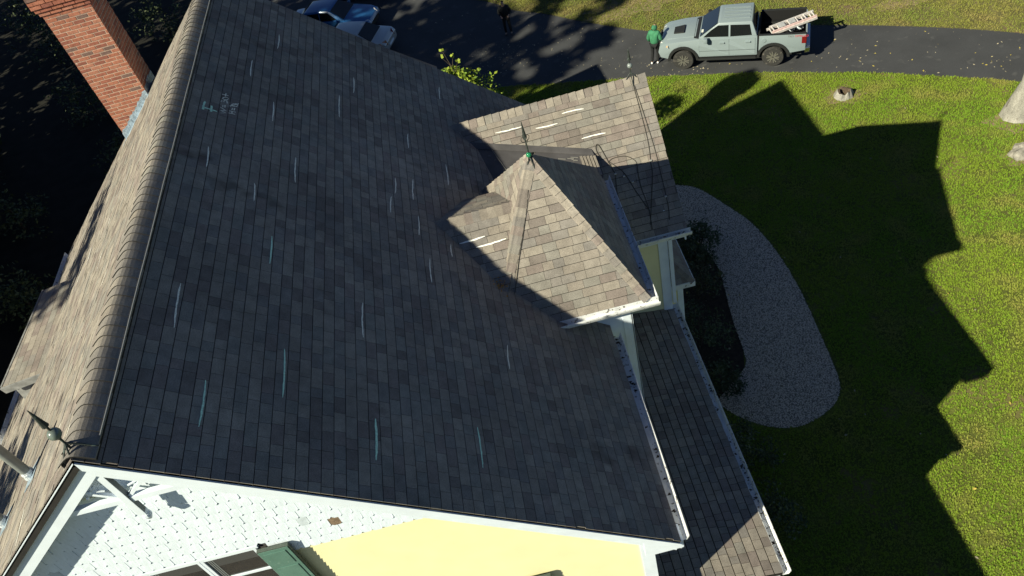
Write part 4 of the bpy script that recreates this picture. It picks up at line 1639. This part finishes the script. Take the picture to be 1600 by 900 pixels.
def panel_on(mb, p00, p10, p11, p01, off):
    """a panel lying on a quad, set proud along off"""
    o = Vector(off)
    mb.poly([Vector(p) + o * .1 for p in (p00, p10, p11, p01)], o)


def pickup(x, y, rz):
    t = thing('pickup_truck', 'pale grey four-door pickup truck with black arches and a ladder in its bed', 'pickup truck', (x, y, .006), rz, local=True)
    t.scale = (1.028,) * 3
    W = .90
    # front body with wheel arch
    pts = [(-1.06, .50), (1.05, .50)] + arch(1.62, .40, .50, math.pi * .93, math.pi * .05) + [(2.18, .44), (2.48, .50), (2.56, .72), (2.50, .95), (2.30, 1.06), (1.7, 1.15), (1.12, 1.20), (.7, 1.215), (-1.06, 1.235)]
    mb = MB().use(PAINT)
    mb.poly([(a, -W, b) for a, b in pts], (0, 2 * W, 0))
    for i, v in enumerate(mb.v):
        vx, vy, vz = v
        k = 1.0
        if vx > 1.9:
            k -= (vx - 1.9) * .16
        if vz > 1.0:
            k -= (vz - 1.0) * .30
        mb.v[i] = (vx, vy * k, vz)
    mb.build('body', t, smooth=True, bevel=.045)
    # hood: raised centre
    mb = MB().use(PAINT)
    mb.poly([(1.16, -.62, 1.19), (2.25, -.50, 1.06), (2.25, .50, 1.06), (1.16, .62, 1.19)], (0, 0, .03))
    mb.build('hood', t, smooth=True, bevel=.012)
    mb = MB().use(BLACKP)
    mb.poly([(1.62, -.27, 1.17), (2.02, -.22, 1.115), (2.02, .22, 1.115), (1.62, .27, 1.17)], (0, 0, .05))
    mb.build('hood_scoop', t, bevel=.015)
    # cabin
    lo = [(1.06, .80, 1.21), (-1.05, .83, 1.235)]
    hi = [(.30, .64, 1.73), (-.84, .66, 1.745)]
    mb = MB().use(PAINT)
    L = [(1.06, -.80, 1.20), (1.06, .80, 1.20), (-1.05, .83, 1.225), (-1.05, -.83, 1.225)]
    Hh = [(.30, -.64, 1.73), (.30, .64, 1.73), (-.86, .66, 1.75), (-.86, -.66, 1.75)]
    b = len(mb.v)
    mb.v += L + Hh
    for q in ((0, 1, 5, 4), (1, 2, 6, 5), (2, 3, 7, 6), (3, 0, 4, 7), (4, 5, 6, 7), (3, 2, 1, 0)):
        mb.f.append(tuple(b + k for k in q))
        mb.mi.append(0)
    mb.build('cabin', t, smooth=True, bevel=.05)
    mb = MB().use(PAINT)
    for k in range(4):
        yy = -.36 + .24 * k
        mb.box(-.78, .16, yy - .05, yy + .05, 1.748, 1.764)
    mb.build('roof_ribs', t, bevel=.006)
    vl = lambda a, b_, q: Vector(a) * (1 - q) + Vector(b_) * q
    # windscreen and windows
    mb = MB().use(CGLASS)
    c = [vl(L[0], Hh[0], .10), vl(L[1], Hh[1], .10), vl(L[1], Hh[1], .93), vl(L[0], Hh[0], .93)]
    c = [Vector((p.x, p.y * .93, p.z)) for p in c]
    panel_on(mb, *c, (.012, 0, .016))
    mb.build('windscreen', t)
    mb = MB().use(CGLASS)
    c = [vl(L[2], Hh[2], .25), vl(L[3], Hh[3], .25), vl(L[3], Hh[3], .85), vl(L[2], Hh[2], .85)]
    panel_on(mb, *[Vector((p.x, p.y * .85, p.z)) for p in c], (-.016, 0, .006))
    mb.build('rear_window', t)
    mb = MB().use(mat('paper_sticker', (.7, .72, .65), .8))
    mb.box(.86, .96, .38, .55, 1.33, 1.35)
    mb.build('windscreen_sticker', t)
    for s in (-1, 1):
        def sp(x_, q):          # point on the side glass plane
            a = Vector((x_, s * (.80 + (.03 * (1.06 - x_) / 2.11)), 1.215))
            b_ = Vector((x_, s * .65, 1.74))
            return vl(a, b_, q)
        o = Vector((0, s * .014, .005))
        d1 = [sp(.86, .10), sp(-.03, .08), sp(-.03, .83), sp(.34, .83), sp(.60, .52)]
        d2 = [sp(-.10, .08), sp(-.86, .12), sp(-.78, .80), sp(-.10, .83)]
        for d_, xa, xb, nm in ((d1, 1.02, -.055, 'door'), (d2, -.065, -.98, 'door')):
            mb = MB().use(PAINT)
            yy = s * W
            ku = lambda z_: 1 - max(0, z_ - 1.0) * .30
            mb.poly([(xa, yy * ku(1.0), .56), (xb, yy, .56), (xb, yy * ku(1.18), 1.18), (xa, yy * ku(1.18), 1.18), (xa, yy, 1.0)], (0, s * .006, 0))
            dr = mb.build(nm, t)
            mb = MB().use(SEAM)
            mb.box(xa - .006, xa + .006, *sorted((yy * .999, yy + s * .004)), .55, 1.0)
            mb.box(xb, xa, *sorted((yy + s * .0062, yy + s * .009)), .745, .755)
            mb.build('door_gap', dr)
            mb = MB().use(PAINT)
            hx_ = xb + .16
            mb.box(hx_, hx_ + .19, *sorted((yy * .955, yy * .955 + s * .06)), 1.035, 1.075)
            mb.build('handle', dr, bevel=.01)
            mb = MB().use(CGLASS)
            mb.poly([p for p in d_], o)
            mb.build('side_window', dr)
        mb = MB().use(BLACKP)
        mb.box(-1.02, 1.05, *sorted((s * .84, s * .99)), .40, .46)
        mb.build('running_board', t, bevel=.012)
        # mirror
        mb = MB().use(PAINT if s > 0 else BLACKP)
        mb.box(.70, .84, *sorted((s * .90, s * 1.10)), 1.16, 1.33)
        mr = mb.build('wing_mirror', t, bevel=.03, smooth=True)
        mb = MB().use(BLACKP)
        mb.box(.74, .80, *sorted((s * .82, s * .92)), 1.17, 1.22)
        mb.build('mirror_arm', mr)
        # arches
        for cx in (1.62, -1.62):
            mb = MB().use(BLACKP)
            a1, a2 = arch(cx, .40, .58, math.pi * 1.0, 0, 14), arch(cx, .40, .485, math.pi * 1.0, 0, 14)
            for i in range(13):
                mb.poly([(a1[i][0], s * .86, a1[i][1]), (a1[i + 1][0], s * .86, a1[i + 1][1]), (a2[i + 1][0], s * .86, a2[i + 1][1]), (a2[i][0], s * .86, a2[i][1])], (0, s * .085, 0))
            mb.build('fender_flare', t)
            mb = MB().use(SEAM)
            mb.box(cx - .5, cx + .5, *sorted((s * .55, s * .58)), .3, .95)
            mb.build('wheel_well', t)
            wheel('wheel', t, cx, s * .79, .39, .265, .235)
        # lamps
        mb = MB().use(CLEAR)
        mb.poly([(2.30, s * .60, .90), (2.53, s * .46, .86), (2.47, s * .50, 1.0), (2.18, s * .84, 1.015), (2.16, s * .86, .90)], (0, s * .03, .01))
        hl = mb.build('headlight', t)
        mb = MB().use(AMBER)
        mb.poly([(2.17, s * .80, 1.015), (2.36, s * .66, 1.005), (2.40, s * .66, .93), (2.20, s * .83, .93)], (.02, s * .025, .012))
        mb.build('indicator', hl)
        mb = MB().use(REDL)
        mb.box(-2.74, -2.58, *sorted((s * .80, s * .905)), .90, 1.17)
        mb.build('taillight', t, bevel=.015)
    # bed
    for s in (-1, 1):
        pts = [(-1.10, .52), (-1.12, 1.27), (-2.72, 1.27), (-2.72, .60), (-2.16, .56)] + arch(-1.62, .40, .50, math.pi * .95, math.pi * .08)
        # rear part reversed so the arch runs from rear to front
        mb = MB().use(PAINT)
        P = [(-1.10, .52), (-1.12, 1.27), (-2.72, 1.27), (-2.72, .62), (-2.16, .52)] + arch(-1.62, .40, .50, math.pi * .92, math.pi * .06)
        mb.poly([(a, s * .90, b_) for a, b_ in P], (0, -s * .09, 0))
        bs = mb.build('bed_side', t, smooth=True, bevel=.02)
        mb = MB().use(BLACKP)
        mb.box(-2.72, -1.12, *sorted((s * .80, s * .905)), 1.271, 1.295)
        mb.build('bed_rail', bs, bevel=.006)
        mb = MB().use(LINER)
        mb.box(-2.70, -1.14, *sorted((s * .795, s * .808)), .72, 1.268)
        mb.box(-2.0, -1.25, *sorted((s * .60, s * .794)), .72, .93)
        mb.build('bed_liner', bs)
        if s > 0:
            mb = MB().use(PAINT)
            mb.lathe([(.085, 0), (.085, .012), (.07, .016)], (-1.28, .90, 1.08), ax=(0, 1, 0), k=16)
            mb.build('fuel_cap', bs)
            for txt, x_, m_ in (('TRD', -2.20, mat('decal_grey', (.16, .15, .15), .6)), ('OFFROAD', -2.40, mat('decal_red', (.5, .03, .04), .6))):
                cu = bpy.data.curves.new('decal', 'FONT')
                cu.body = txt
                cu.size = .105
                cu.extrude = .001
                cu.space_character = .95
                tmp = bpy.data.objects.new('decal', cu)
                me = bpy.data.meshes.new_from_object(tmp)
                bpy.data.objects.remove(tmp)
                me.materials.clear()
                me.materials.append(m_)
                ob = bpy.data.objects.new('decal', me)
                COL.objects.link(ob)
                parent(ob, bs)
                ob.matrix_basis = Matrix.Translation((x_ + (.10 if txt == 'TRD' else .06), .9035, 1.165)) @ Matrix.Rotation(math.pi, 4, 'Z') @ Matrix.Rotation(math.pi / 2, 4, 'X') @ Matrix.Diagonal((1.0, 1.0, 1, 1))
    mb = MB().use(LINER)
    mb.box(-2.70, -1.10, -.80, .80, .68, .72)
    mb.build('bed_floor', t)
    mb = MB().use(LINER)
    mb.box(-1.135, -1.08, -.80, .80, .6, 1.26)
    mb.build('bed_front', t)
    mb = MB().use(PAINT)
    mb.box(-2.76, -2.71, -.78, .78, .62, 1.26)
    mb.build('tailgate', t, bevel=.012)
    mb = MB().use(BLACKP)
    mb.box(-2.706, -2.70, -.78, .78, .72, 1.265)
    mb.build('tailgate_liner', t)
    mb = MB().use(mat('chrome', (.6, .6, .6), .15, metal=1))
    mb.poly([(-2.70, -.86, .48), (-2.88, -.80, .48), (-2.88, .80, .48), (-2.70, .86, .48)], (0, 0, .20))
    mb.build('rear_bumper', t, bevel=.02)
    mb = MB().use(BLACKP)
    mb.box(2.52, 2.575, -.42, .42, .62, .95)
    mb.build('grille', t, bevel=.015)
    mb = MB().use(BLACKP)
    mb.poly([(2.40, -.74, .40), (2.60, -.50, .40), (2.60, .50, .40), (2.40, .74, .40)], (0, 0, .16))
    mb.build('front_bumper', t, bevel=.02)
    mb = MB().use(SEAM)
    mb.box(-2.6, 2.2, -.6, .6, .28, .55)
    mb.build('chassis', t)
    mb = MB().use(BLACKP)
    mb.poly([(1.05, -.78, 1.20), (1.22, -.70, 1.192), (1.22, .70, 1.192), (1.05, .78, 1.20)], (0, 0, .022))
    mb.build('wiper_cowl', t)
    return t


TRX, TRY = 9.45, 26.78
TRZ = math.atan2(.404, -.916)
pickup(TRX, TRY, TRZ)


def in_truck(p):
    s = 1.028
    c, q = math.cos(TRZ), math.sin(TRZ)
    return Vector((TRX + s * (p[0] * c - p[1] * q), TRY + s * (p[0] * q + p[1] * c), .006 + s * p[2]))


# ladder lying in the bed, over the tailgate
ALU = mat('worn_aluminium', (.62, .58, .57), .45, n=.2, scale=15, metal=.25)
PINK = mat('faded_red_rail', (.60, .43, .42), .6, n=.25, scale=9)
lad = thing('ladder', 'worn aluminium extension ladder sticking out of the pickup bed', 'ladder', tuple(in_truck((-2.0, .2, .9))))
A0, A1 = Vector((-1.42, .46, 1.13)), Vector((-3.0, -.12, 1.40))
side = Vector((-.35, .94, 0)).normalized()
up_ = Vector((.15, .05, .98)).normalized()
for lay, off, m2 in ((0, 0, ALU), (1, .07, ALU)):
    for s in (-1, 1):
        mb = MB().use(PINK if (s > 0 and lay == 1) else m2)
        w_ = .20 - .02 * lay
        a, b_ = A0 + side * s * w_ + up_ * off + (A1 - A0) * .06 * lay, A1 + side * s * w_ + up_ * off
        mb.bar(in_truck(a), in_truck(b_), .045, .085)
        mb.build('rail', lad)
    for k in range(6):
        q = .06 + .17 * k + .05 * lay
        c_p = A0.lerp(A1, min(q, .97)) + up_ * off
        mb = MB().use(ALU)
        mb.tube([in_truck(c_p - side * .19), in_truck(c_p + side * .19)], .028, k=6)
        mb.build('rung', lad)
mb = MB().use(mat('grey_rung_plate', (.45, .45, .46), .5, n=.2, scale=10, metal=.3))
for q0, q1 in ((.22, .36), (.45, .58)):
    mb.poly([in_truck(A0.lerp(A1, q0) + up_ * .10 - side * .16), in_truck(A0.lerp(A1, q1) + up_ * .10 - side * .16), in_truck(A0.lerp(A1, q1) + up_ * .10 + side * .12), in_truck(A0.lerp(A1, q0) + up_ * .10 + side * .12)], (0, 0, .012))
mb.build('stabiliser_plate', lad)
for nm, lb, p in (('paint_can', 'small white can in the pickup bed beside the ladder', (-2.22, -.30, .74)),):
    c = in_truck(p)
    t = thing(nm, lb, 'can', tuple(c))
    mb = MB().use(WHITE)
    mb.lathe([(.11, 0), (.115, .01), (.115, .30), (.10, .31)], c, k=16)
    mb.build('can_body', t, smooth=True)
    mb = MB().use(TRACK)
    mb.lathe([(.118, .30), (.118, .315), (.09, .315)], c, k=16)
    mb.build('lid', t)
c = in_truck((-2.50, -.36, .74))
t = thing('tool_box', 'white upright box in the pickup bed near the tailgate', 'box', tuple(c))
mb = MB().use(WHITE)
mb.box(c.x - .10, c.x + .12, c.y - .08, c.y + .08, c.z, c.z + .40)
mb.build('box_body', t, bevel=.012)
mb = MB().use(TRACK)
mb.box(c.x - .105, c.x + .125, c.y - .085, c.y + .085, c.z + .402, c.z + .43)
mb.build('lid', t, bevel=.006)


def sedan(name, label, x, y, rz, paint, suv=False):
    """saloon car: forward is local +x"""
    t = thing(name, label, 'car', (x, y, .006), rz, group='cars parked behind the house', local=True)
    W = .89
    zb = 1.12 if suv else .95
    top = 1.72 if suv else 1.43
    pts = [(-2.22, .34), (-1.75, .30)] + arch(-1.38, .33, .38, math.pi, 0) + [(.98, .24)] + arch(1.38, .33, .38, math.pi, 0) + [(1.8, .28), (2.2, .34), (2.30, .55), (2.22, .72), (1.9, .82 if not suv else .98), (1.1, zb - .02), (0, zb), (-1.5, zb + .03), (-2.15, zb), (-2.32, .80), (-2.32, .50)]
    mb = MB().use(paint)
    mb.poly([(a, -W, b_) for a, b_ in pts], (0, 2 * W, 0))
    for i, (vx, vy, vz) in enumerate(mb.v):
        k = 1 - max(0, abs(vx) - 1.5) ** 2 * .28 - max(0, vz - .75) * .22
        mb.v[i] = (vx, vy * k, vz)
    mb.build('body', t, smooth=True, bevel=.05)
    xl0, xl1, xh0, xh1 = (1.12, -1.72, .30, -1.0) if not suv else (1.12, -2.2, .40, -1.95)
    wl, wh = .80, .60
    L = [(xl0, -wl, zb - .04), (xl0, wl, zb - .04), (xl1, wl * .96, zb), (xl1, -wl * .96, zb)]
    Hh = [(xh0, -wh, top - .02), (xh0, wh, top - .02), (xh1, wh * .97, top - .03), (xh1, -wh * .97, top - .03)]
    Mm = [(xh0 - .5, -wh * 1.02, top), (xh0 - .5, wh * 1.02, top)]
    mb = MB().use(paint)
    b = len(mb.v)
    mb.v += L + Hh + Mm
    for q in ((0, 1, 5, 4), (2, 3, 7, 6), (4, 5, 9, 8), (8, 9, 6, 7), (1, 2, 6, 9, 5), (3, 0, 4, 8, 7), (3, 2, 1, 0)):
        mb.f.append(tuple(b + k for k in q))
        mb.mi.append(0)
    mb.build('cabin', t, smooth=True, bevel=.06)
    vl = lambda a, c_, q: Vector(a) * (1 - q) + Vector(c_) * q
    for i0, i1, nm, o in ((0, 1, 'windscreen', (.02, 0, .022)), (2, 3, 'rear_window', (-.02, 0, .022))):
        mb = MB().use(CGLASS)
        c = [vl(L[i0], Hh[i0], .12), vl(L[i1], Hh[i1], .12), vl(L[i1], Hh[i1], .90), vl(L[i0], Hh[i0], .90)]
        panel_on(mb, *[Vector((p.x, p.y * .90, p.z)) for p in c], o)
        mb.build(nm, t)
    for s in (-1, 1):
        def sp(x_, q):
            return Vector((x_, s * ((wl * (1 - q) + wh * q)), (zb - .02) * (1 - q) + (top - .02) * q))
        o = Vector((0, s * .022, .012))
        for pp in ([sp(.72, .14), sp(-.18, .12), sp(-.18, .86), sp(.24, .84)], [sp(-.24, .12), sp(-1.12, .14), sp(-.92, .80), sp(-.24, .86)]):
            mb = MB().use(CGLASS)
            mb.poly(pp, o)
            mb.build('side_window', t)
        for xa, xb in ((.98, -.20), (-.22, -1.15)):
            mb = MB().use(SEAM)
            mb.box(xa - .006, xa + .006, *sorted((s * W * .995, s * W + s * .004)), .34, .74)
            mb.build('door_gap', t)
            mb = MB().use(paint)
            mb.box(xb + .12, xb + .28, *sorted((s * W * .96, s * W * .96 + s * .05)), .78, .81)
            mb.build('handle', t)
        mb = MB().use(paint)
        mb.box(.62, .76, *sorted((s * .86, s * 1.02)), zb, zb + .13)
        mb.build('wing_mirror', t, bevel=.03, smooth=True)
        mb = MB().use(CLEAR)
        mb.poly([(2.26, s * .45, .62), (2.02, s * .80, .64), (1.86, s * .81, .76), (2.16, s * .48, .76)], (.035, s * .03, .012))
        mb.build('headlight', t)
        mb = MB().use(REDL)
        mb.poly([(-2.30, s * .42, .70), (-2.12, s * .80, .70), (-2.06, s * .77, .92), (-2.24, s * .42, .92)], (-.05, s * .035, .01))
        mb.build('taillight', t)
        for cx in (1.38, -1.38):
            wheel('wheel', t, cx, s * .77, .325, .20, .215)
            mb = MB().use(SEAM)
            mb.box(cx - .37, cx + .37, *sorted((s * .5, s * .55)), .2, .72)
            mb.build('wheel_well', t)
    mb = MB().use(BLACKP)
    mb.box(2.27, 2.32, -.5, .5, .38, .56)
    mb.build('grille', t, bevel=.01)
    mb = MB().use(WHITE)
    mb.box(-2.345, -2.33, -.26, .26, .55, .66)
    mb.build('number_plate', t)
    return t


CRZ = math.atan2(-.37, .93)
BLUE = mat('bright_blue_paint', (.022, .11, .29), .3, spec=.5, coat=.5)
SILV = mat('silver_paint', (.50, .50, .49), .3, metal=.35, coat=.4)
NOIR = mat('black_paint', (.012, .013, .015), .25, coat=.5)
sedan('parked_car', 'bright blue car parked beside the silver one, half behind the roof edge', -6.75, 37.8, CRZ, BLUE)
sedan('parked_car', 'silver car with red tail lamp parked nearest the roof edge', -6.05, 34.95, CRZ + math.pi, SILV)
sedan('parked_car', 'black car parked in shade behind the blue car', -5.3, 41.2, CRZ, NOIR, suv=True)


# ------------------------------------------------------------------ people
def skin(name, verts, edges, radii, root, par, m, sub=1):
    me = bpy.data.meshes.new(name)
    me.from_pydata(verts, edges, [])
    o = bpy.data.objects.new(name, me)
    COL.objects.link(o)
    md = o.modifiers.new('skin', 'SKIN')
    md.use_smooth_shade = True
    for i, r in enumerate(radii):
        r = r if isinstance(r, tuple) else (r, r)
        me.skin_vertices[0].data[i].radius = r
    me.skin_vertices[0].data[root].use_root = True
    if sub:
        sb_ = o.modifiers.new('sub', 'SUBSURF')
        sb_.levels = sub
        sb_.render_levels = sub
    dg = bpy.context.evaluated_depsgraph_get()
    me2 = bpy.data.meshes.new_from_object(o.evaluated_get(dg))
    me2.name = name
    bpy.data.objects.remove(o)
    me2.materials.clear()
    me2.materials.append(m)
    me2.polygons.foreach_set('use_smooth', [True] * len(me2.polygons))
    o = bpy.data.objects.new(name, me2)
    COL.objects.link(o)
    if par is not None:
        parent(o, par)
    return o


SKIN = mat('skin', (.50, .31, .22), .6, n=.1)
HAIR = mat('dark_hair', (.03, .02, .015), .8)


def person(label, x, y, rz, top_m, leg_m, shoe_m, pose, hood=False, group=None):
    """forward is local +y; pose gives joint positions"""
    t = thing('person', label, 'person', (x, y, .008), rz, group=group, local=True)
    J = pose
    names = ['pelvis', 'waist', 'chest', 'neck', 'head', 'crown', 'shl', 'ell', 'wrl', 'shr', 'elr', 'wrr', 'hil', 'knl', 'anl', 'tol', 'hir', 'knr', 'anr', 'tor']
    V = [J[n_] for n_ in names]
    I = {n_: i for i, n_ in enumerate(names)}
    Ed = [('pelvis', 'waist'), ('waist', 'chest'), ('chest', 'neck'), ('neck', 'head'), ('head', 'crown'), ('chest', 'shl'), ('shl', 'ell'), ('ell', 'wrl'), ('chest', 'shr'), ('shr', 'elr'), ('elr', 'wrr'),
          ('pelvis', 'hil'), ('hil', 'knl'), ('knl', 'anl'), ('anl', 'tol'), ('pelvis', 'hir'), ('hir', 'knr'), ('knr', 'anr'), ('anr', 'tor')]
    R_ = [(.13, .10), (.125, .10), (.15, .105), .055, (.085, .10), (.06, .07), .06, .043, .028, .06, .043, .028, .085, .055, .036, .028, .085, .055, .036, .028]
    Ve, Ra = list(V), list(R_)
    Ee = [(I[a], I[b_]) for a, b_ in Ed]
    # hands: palm and five fingers
    for w_, e_ in (('wrl', 'ell'), ('wrr', 'elr')):
        d = (Vector(J[w_]) - Vector(J[e_])).normalized()
        s_ = d.orthogonal().normalized()
        k = len(Ve)
        palm = Vector(J[w_]) + d * .07
        Ve.append(tuple(palm))
        Ra.append((.036, .018))
        Ee.append((I[w_], k))
        for f_, (off, ln) in enumerate(((-.03, .075), (-.01, .088), (.01, .082), (.03, .065))):
            k2 = len(Ve)
            kn = palm + s_ * off + d * .035
            Ve += [tuple(kn), tuple(kn + d * ln * .8 - s_.cross(d) * .02)]
            Ra += [.010, .008]
            Ee += [(k, k2), (k2, k2 + 1)]
        k2 = len(Ve)
        Ve += [tuple(palm - s_ * .045), tuple(palm - s_ * .06 + d * .035)]
        Ra += [.011, .009]
        Ee += [(k, k2), (k2, k2 + 1)]
    skin('body', Ve, Ee, Ra, 0, t, SKIN)
    # jacket, a little larger than the body
    def pick(ns, es, rs, nm, m_, root=0):
        idx = {n_: i for i, n_ in enumerate(ns)}
        return skin(nm, [J[n_] for n_ in ns], [(idx[a], idx[b_]) for a, b_ in es], rs, root, t, m_)
    hem = tuple(Vector(J['pelvis']) + Vector((0, 0, -.06)))
    J['hem'] = hem
    J['cufl'] = tuple(Vector(J['wrl']) * 1)
    J['cufr'] = tuple(Vector(J['wrr']) * 1)
    ns = ['hem', 'waist', 'chest', 'neck', 'shl', 'ell', 'cufl', 'shr', 'elr', 'cufr']
    pick(ns, [('hem', 'waist'), ('waist', 'chest'), ('chest', 'neck'), ('chest', 'shl'), ('shl', 'ell'), ('ell', 'cufl'), ('chest', 'shr'), ('shr', 'elr'), ('elr', 'cufr')],
         [(.20, .165), (.205, .17), (.215, .17), .10, .10, .085, .062, .10, .085, .062], 'jacket', top_m)
    t.scale = (.94,) * 3
    if hood:
        h = Vector(J['head'])
        J['hn'], J['hb'], J['ht'] = tuple(Vector(J['neck']) + Vector((0, -.02, 0))), tuple(h + Vector((0, -.035, 0))), tuple(Vector(J['crown']) + Vector((0, -.025, -.01)))
        pick(['hn', 'hb', 'ht'], [('hn', 'hb'), ('hb', 'ht')], [(.125, .125), (.145, .15), (.10, .115)], 'hood', top_m)
    else:
        h = Vector(J['head'])
        J['hb'], J['ht'] = tuple(h + Vector((0, -.03, .03))), tuple(Vector(J['crown']) + Vector((0, -.015, .005)))
        pick(['hb', 'ht'], [('hb', 'ht')], [(.09, .095), (.075, .085)], 'hair', HAIR)
    # face details
    fd = (Vector(J['head']) + Vector((0, .095, 0)))
    mb = MB().use(SKIN)
    mb.lathe([(.014, 0), (.010, .012), (.003, .022)], fd + Vector((0, 0, -.005)), ax=(0, 1, -.25), k=8)
    mb.build('nose', t)
    for s in (-1, 1):
        mb = MB().use(HAIR)
        mb.ball(fd + Vector((s * .032, -.010, .025)), .010, k=8)
        mb.build('eye', t)
    mb = MB().use(mat('lips', (.35, .14, .12), .6))
    mb.box(fd.x - .022, fd.x + .022, fd.y - .008, fd.y - .0, fd.z - .052, fd.z - .042)
    mb.build('mouth', t)
    ns = ['pelvis', 'hil', 'knl', 'anl', 'hir', 'knr', 'anr']
    pick(ns, [('pelvis', 'hil'), ('hil', 'knl'), ('knl', 'anl'), ('pelvis', 'hir'), ('hir', 'knr'), ('knr', 'anr')], [(.15, .125), .108, .075, .066, .108, .075, .066], 'trousers', leg_m)
    for a, b_ in (('anl', 'tol'), ('anr', 'tor')):
        A, B_ = Vector(J[a]), Vector(J[b_])
        d = (B_ - A)
        d.z = 0
        d.normalize()
        zf_ = min(A.z, B_.z)
        J['s0'], J['s1'], J['s2'] = tuple(Vector((A.x, A.y, A.z - .045)) - d * .06), tuple(Vector((A.x, A.y, A.z - .045)) + d * .07), tuple(Vector((B_.x, B_.y, max(.035, B_.z + .005))))
        pick(['s0', 's1', 's2'], [('s0', 's1'), ('s1', 's2')], [.048, (.05, .046), (.044, .034)], 'shoe', shoe_m)
    return t


HOODIE = mat('green_hoodie', (.045, .19, .10), .85, n=.25, scale=9, bump=.3, bscale=14)
TROU = mat('charcoal_trousers', (.016, .017, .019), .85, n=.2, scale=10)
SHOEW = mat('white_shoe', (.8, .8, .8), .6)
pose1 = dict(pelvis=(0, 0, .95), waist=(0, .015, 1.10), chest=(0, .05, 1.34), neck=(0, .10, 1.50), head=(0, .15, 1.63), crown=(0, .17, 1.74),
             shl=(-.19, .05, 1.42), ell=(-.27, -.02, 1.16), wrl=(-.25, .12, .96), shr=(.19, .06, 1.42), elr=(.27, .04, 1.16), wrr=(.25, .22, 1.02),
             hil=(-.10, 0, .90), knl=(-.11, -.02, .50), anl=(-.12, -.14, .12), tol=(-.14, .02, .05), hir=(.10, 0, .90), knr=(.10, .06, .49), anr=(.09, .0, .09), tor=(.10, .18, .04))
person('person in green hoodie and white shoes seen from behind at the pickup front', 6.70, 27.55, rad(-38), HOODIE, TROU, SHOEW, pose1, hood=True)
DARKJ = mat('black_jacket', (.014, .016, .018), .7, n=.3, scale=14, spots=[((.10, .11, .11), 9, .70)])
pose2 = dict(pelvis=(0, 0, .95), waist=(0, .01, 1.10), chest=(0, .02, 1.34), neck=(0, .04, 1.50), head=(0, .07, 1.63), crown=(0, .07, 1.75),
             shl=(-.19, .02, 1.42), ell=(-.28, -.03, 1.15), wrl=(-.20, .18, 1.08), shr=(.19, .02, 1.42), elr=(.28, -.03, 1.15), wrr=(.18, .20, 1.08),
             hil=(-.10, 0, .90), knl=(-.12, .03, .50), anl=(-.13, -.01, .09), tol=(-.15, .16, .04), hir=(.10, 0, .90), knr=(.12, .03, .50), anr=(.13, -.01, .09), tor=(.16, .16, .04))
person('person in a black jacket and black trousers standing in the drive shade', 1.42, 32.95, rad(170), DARKJ, TROU, mat('dark_shoe', (.05, .05, .05), .7), pose2)
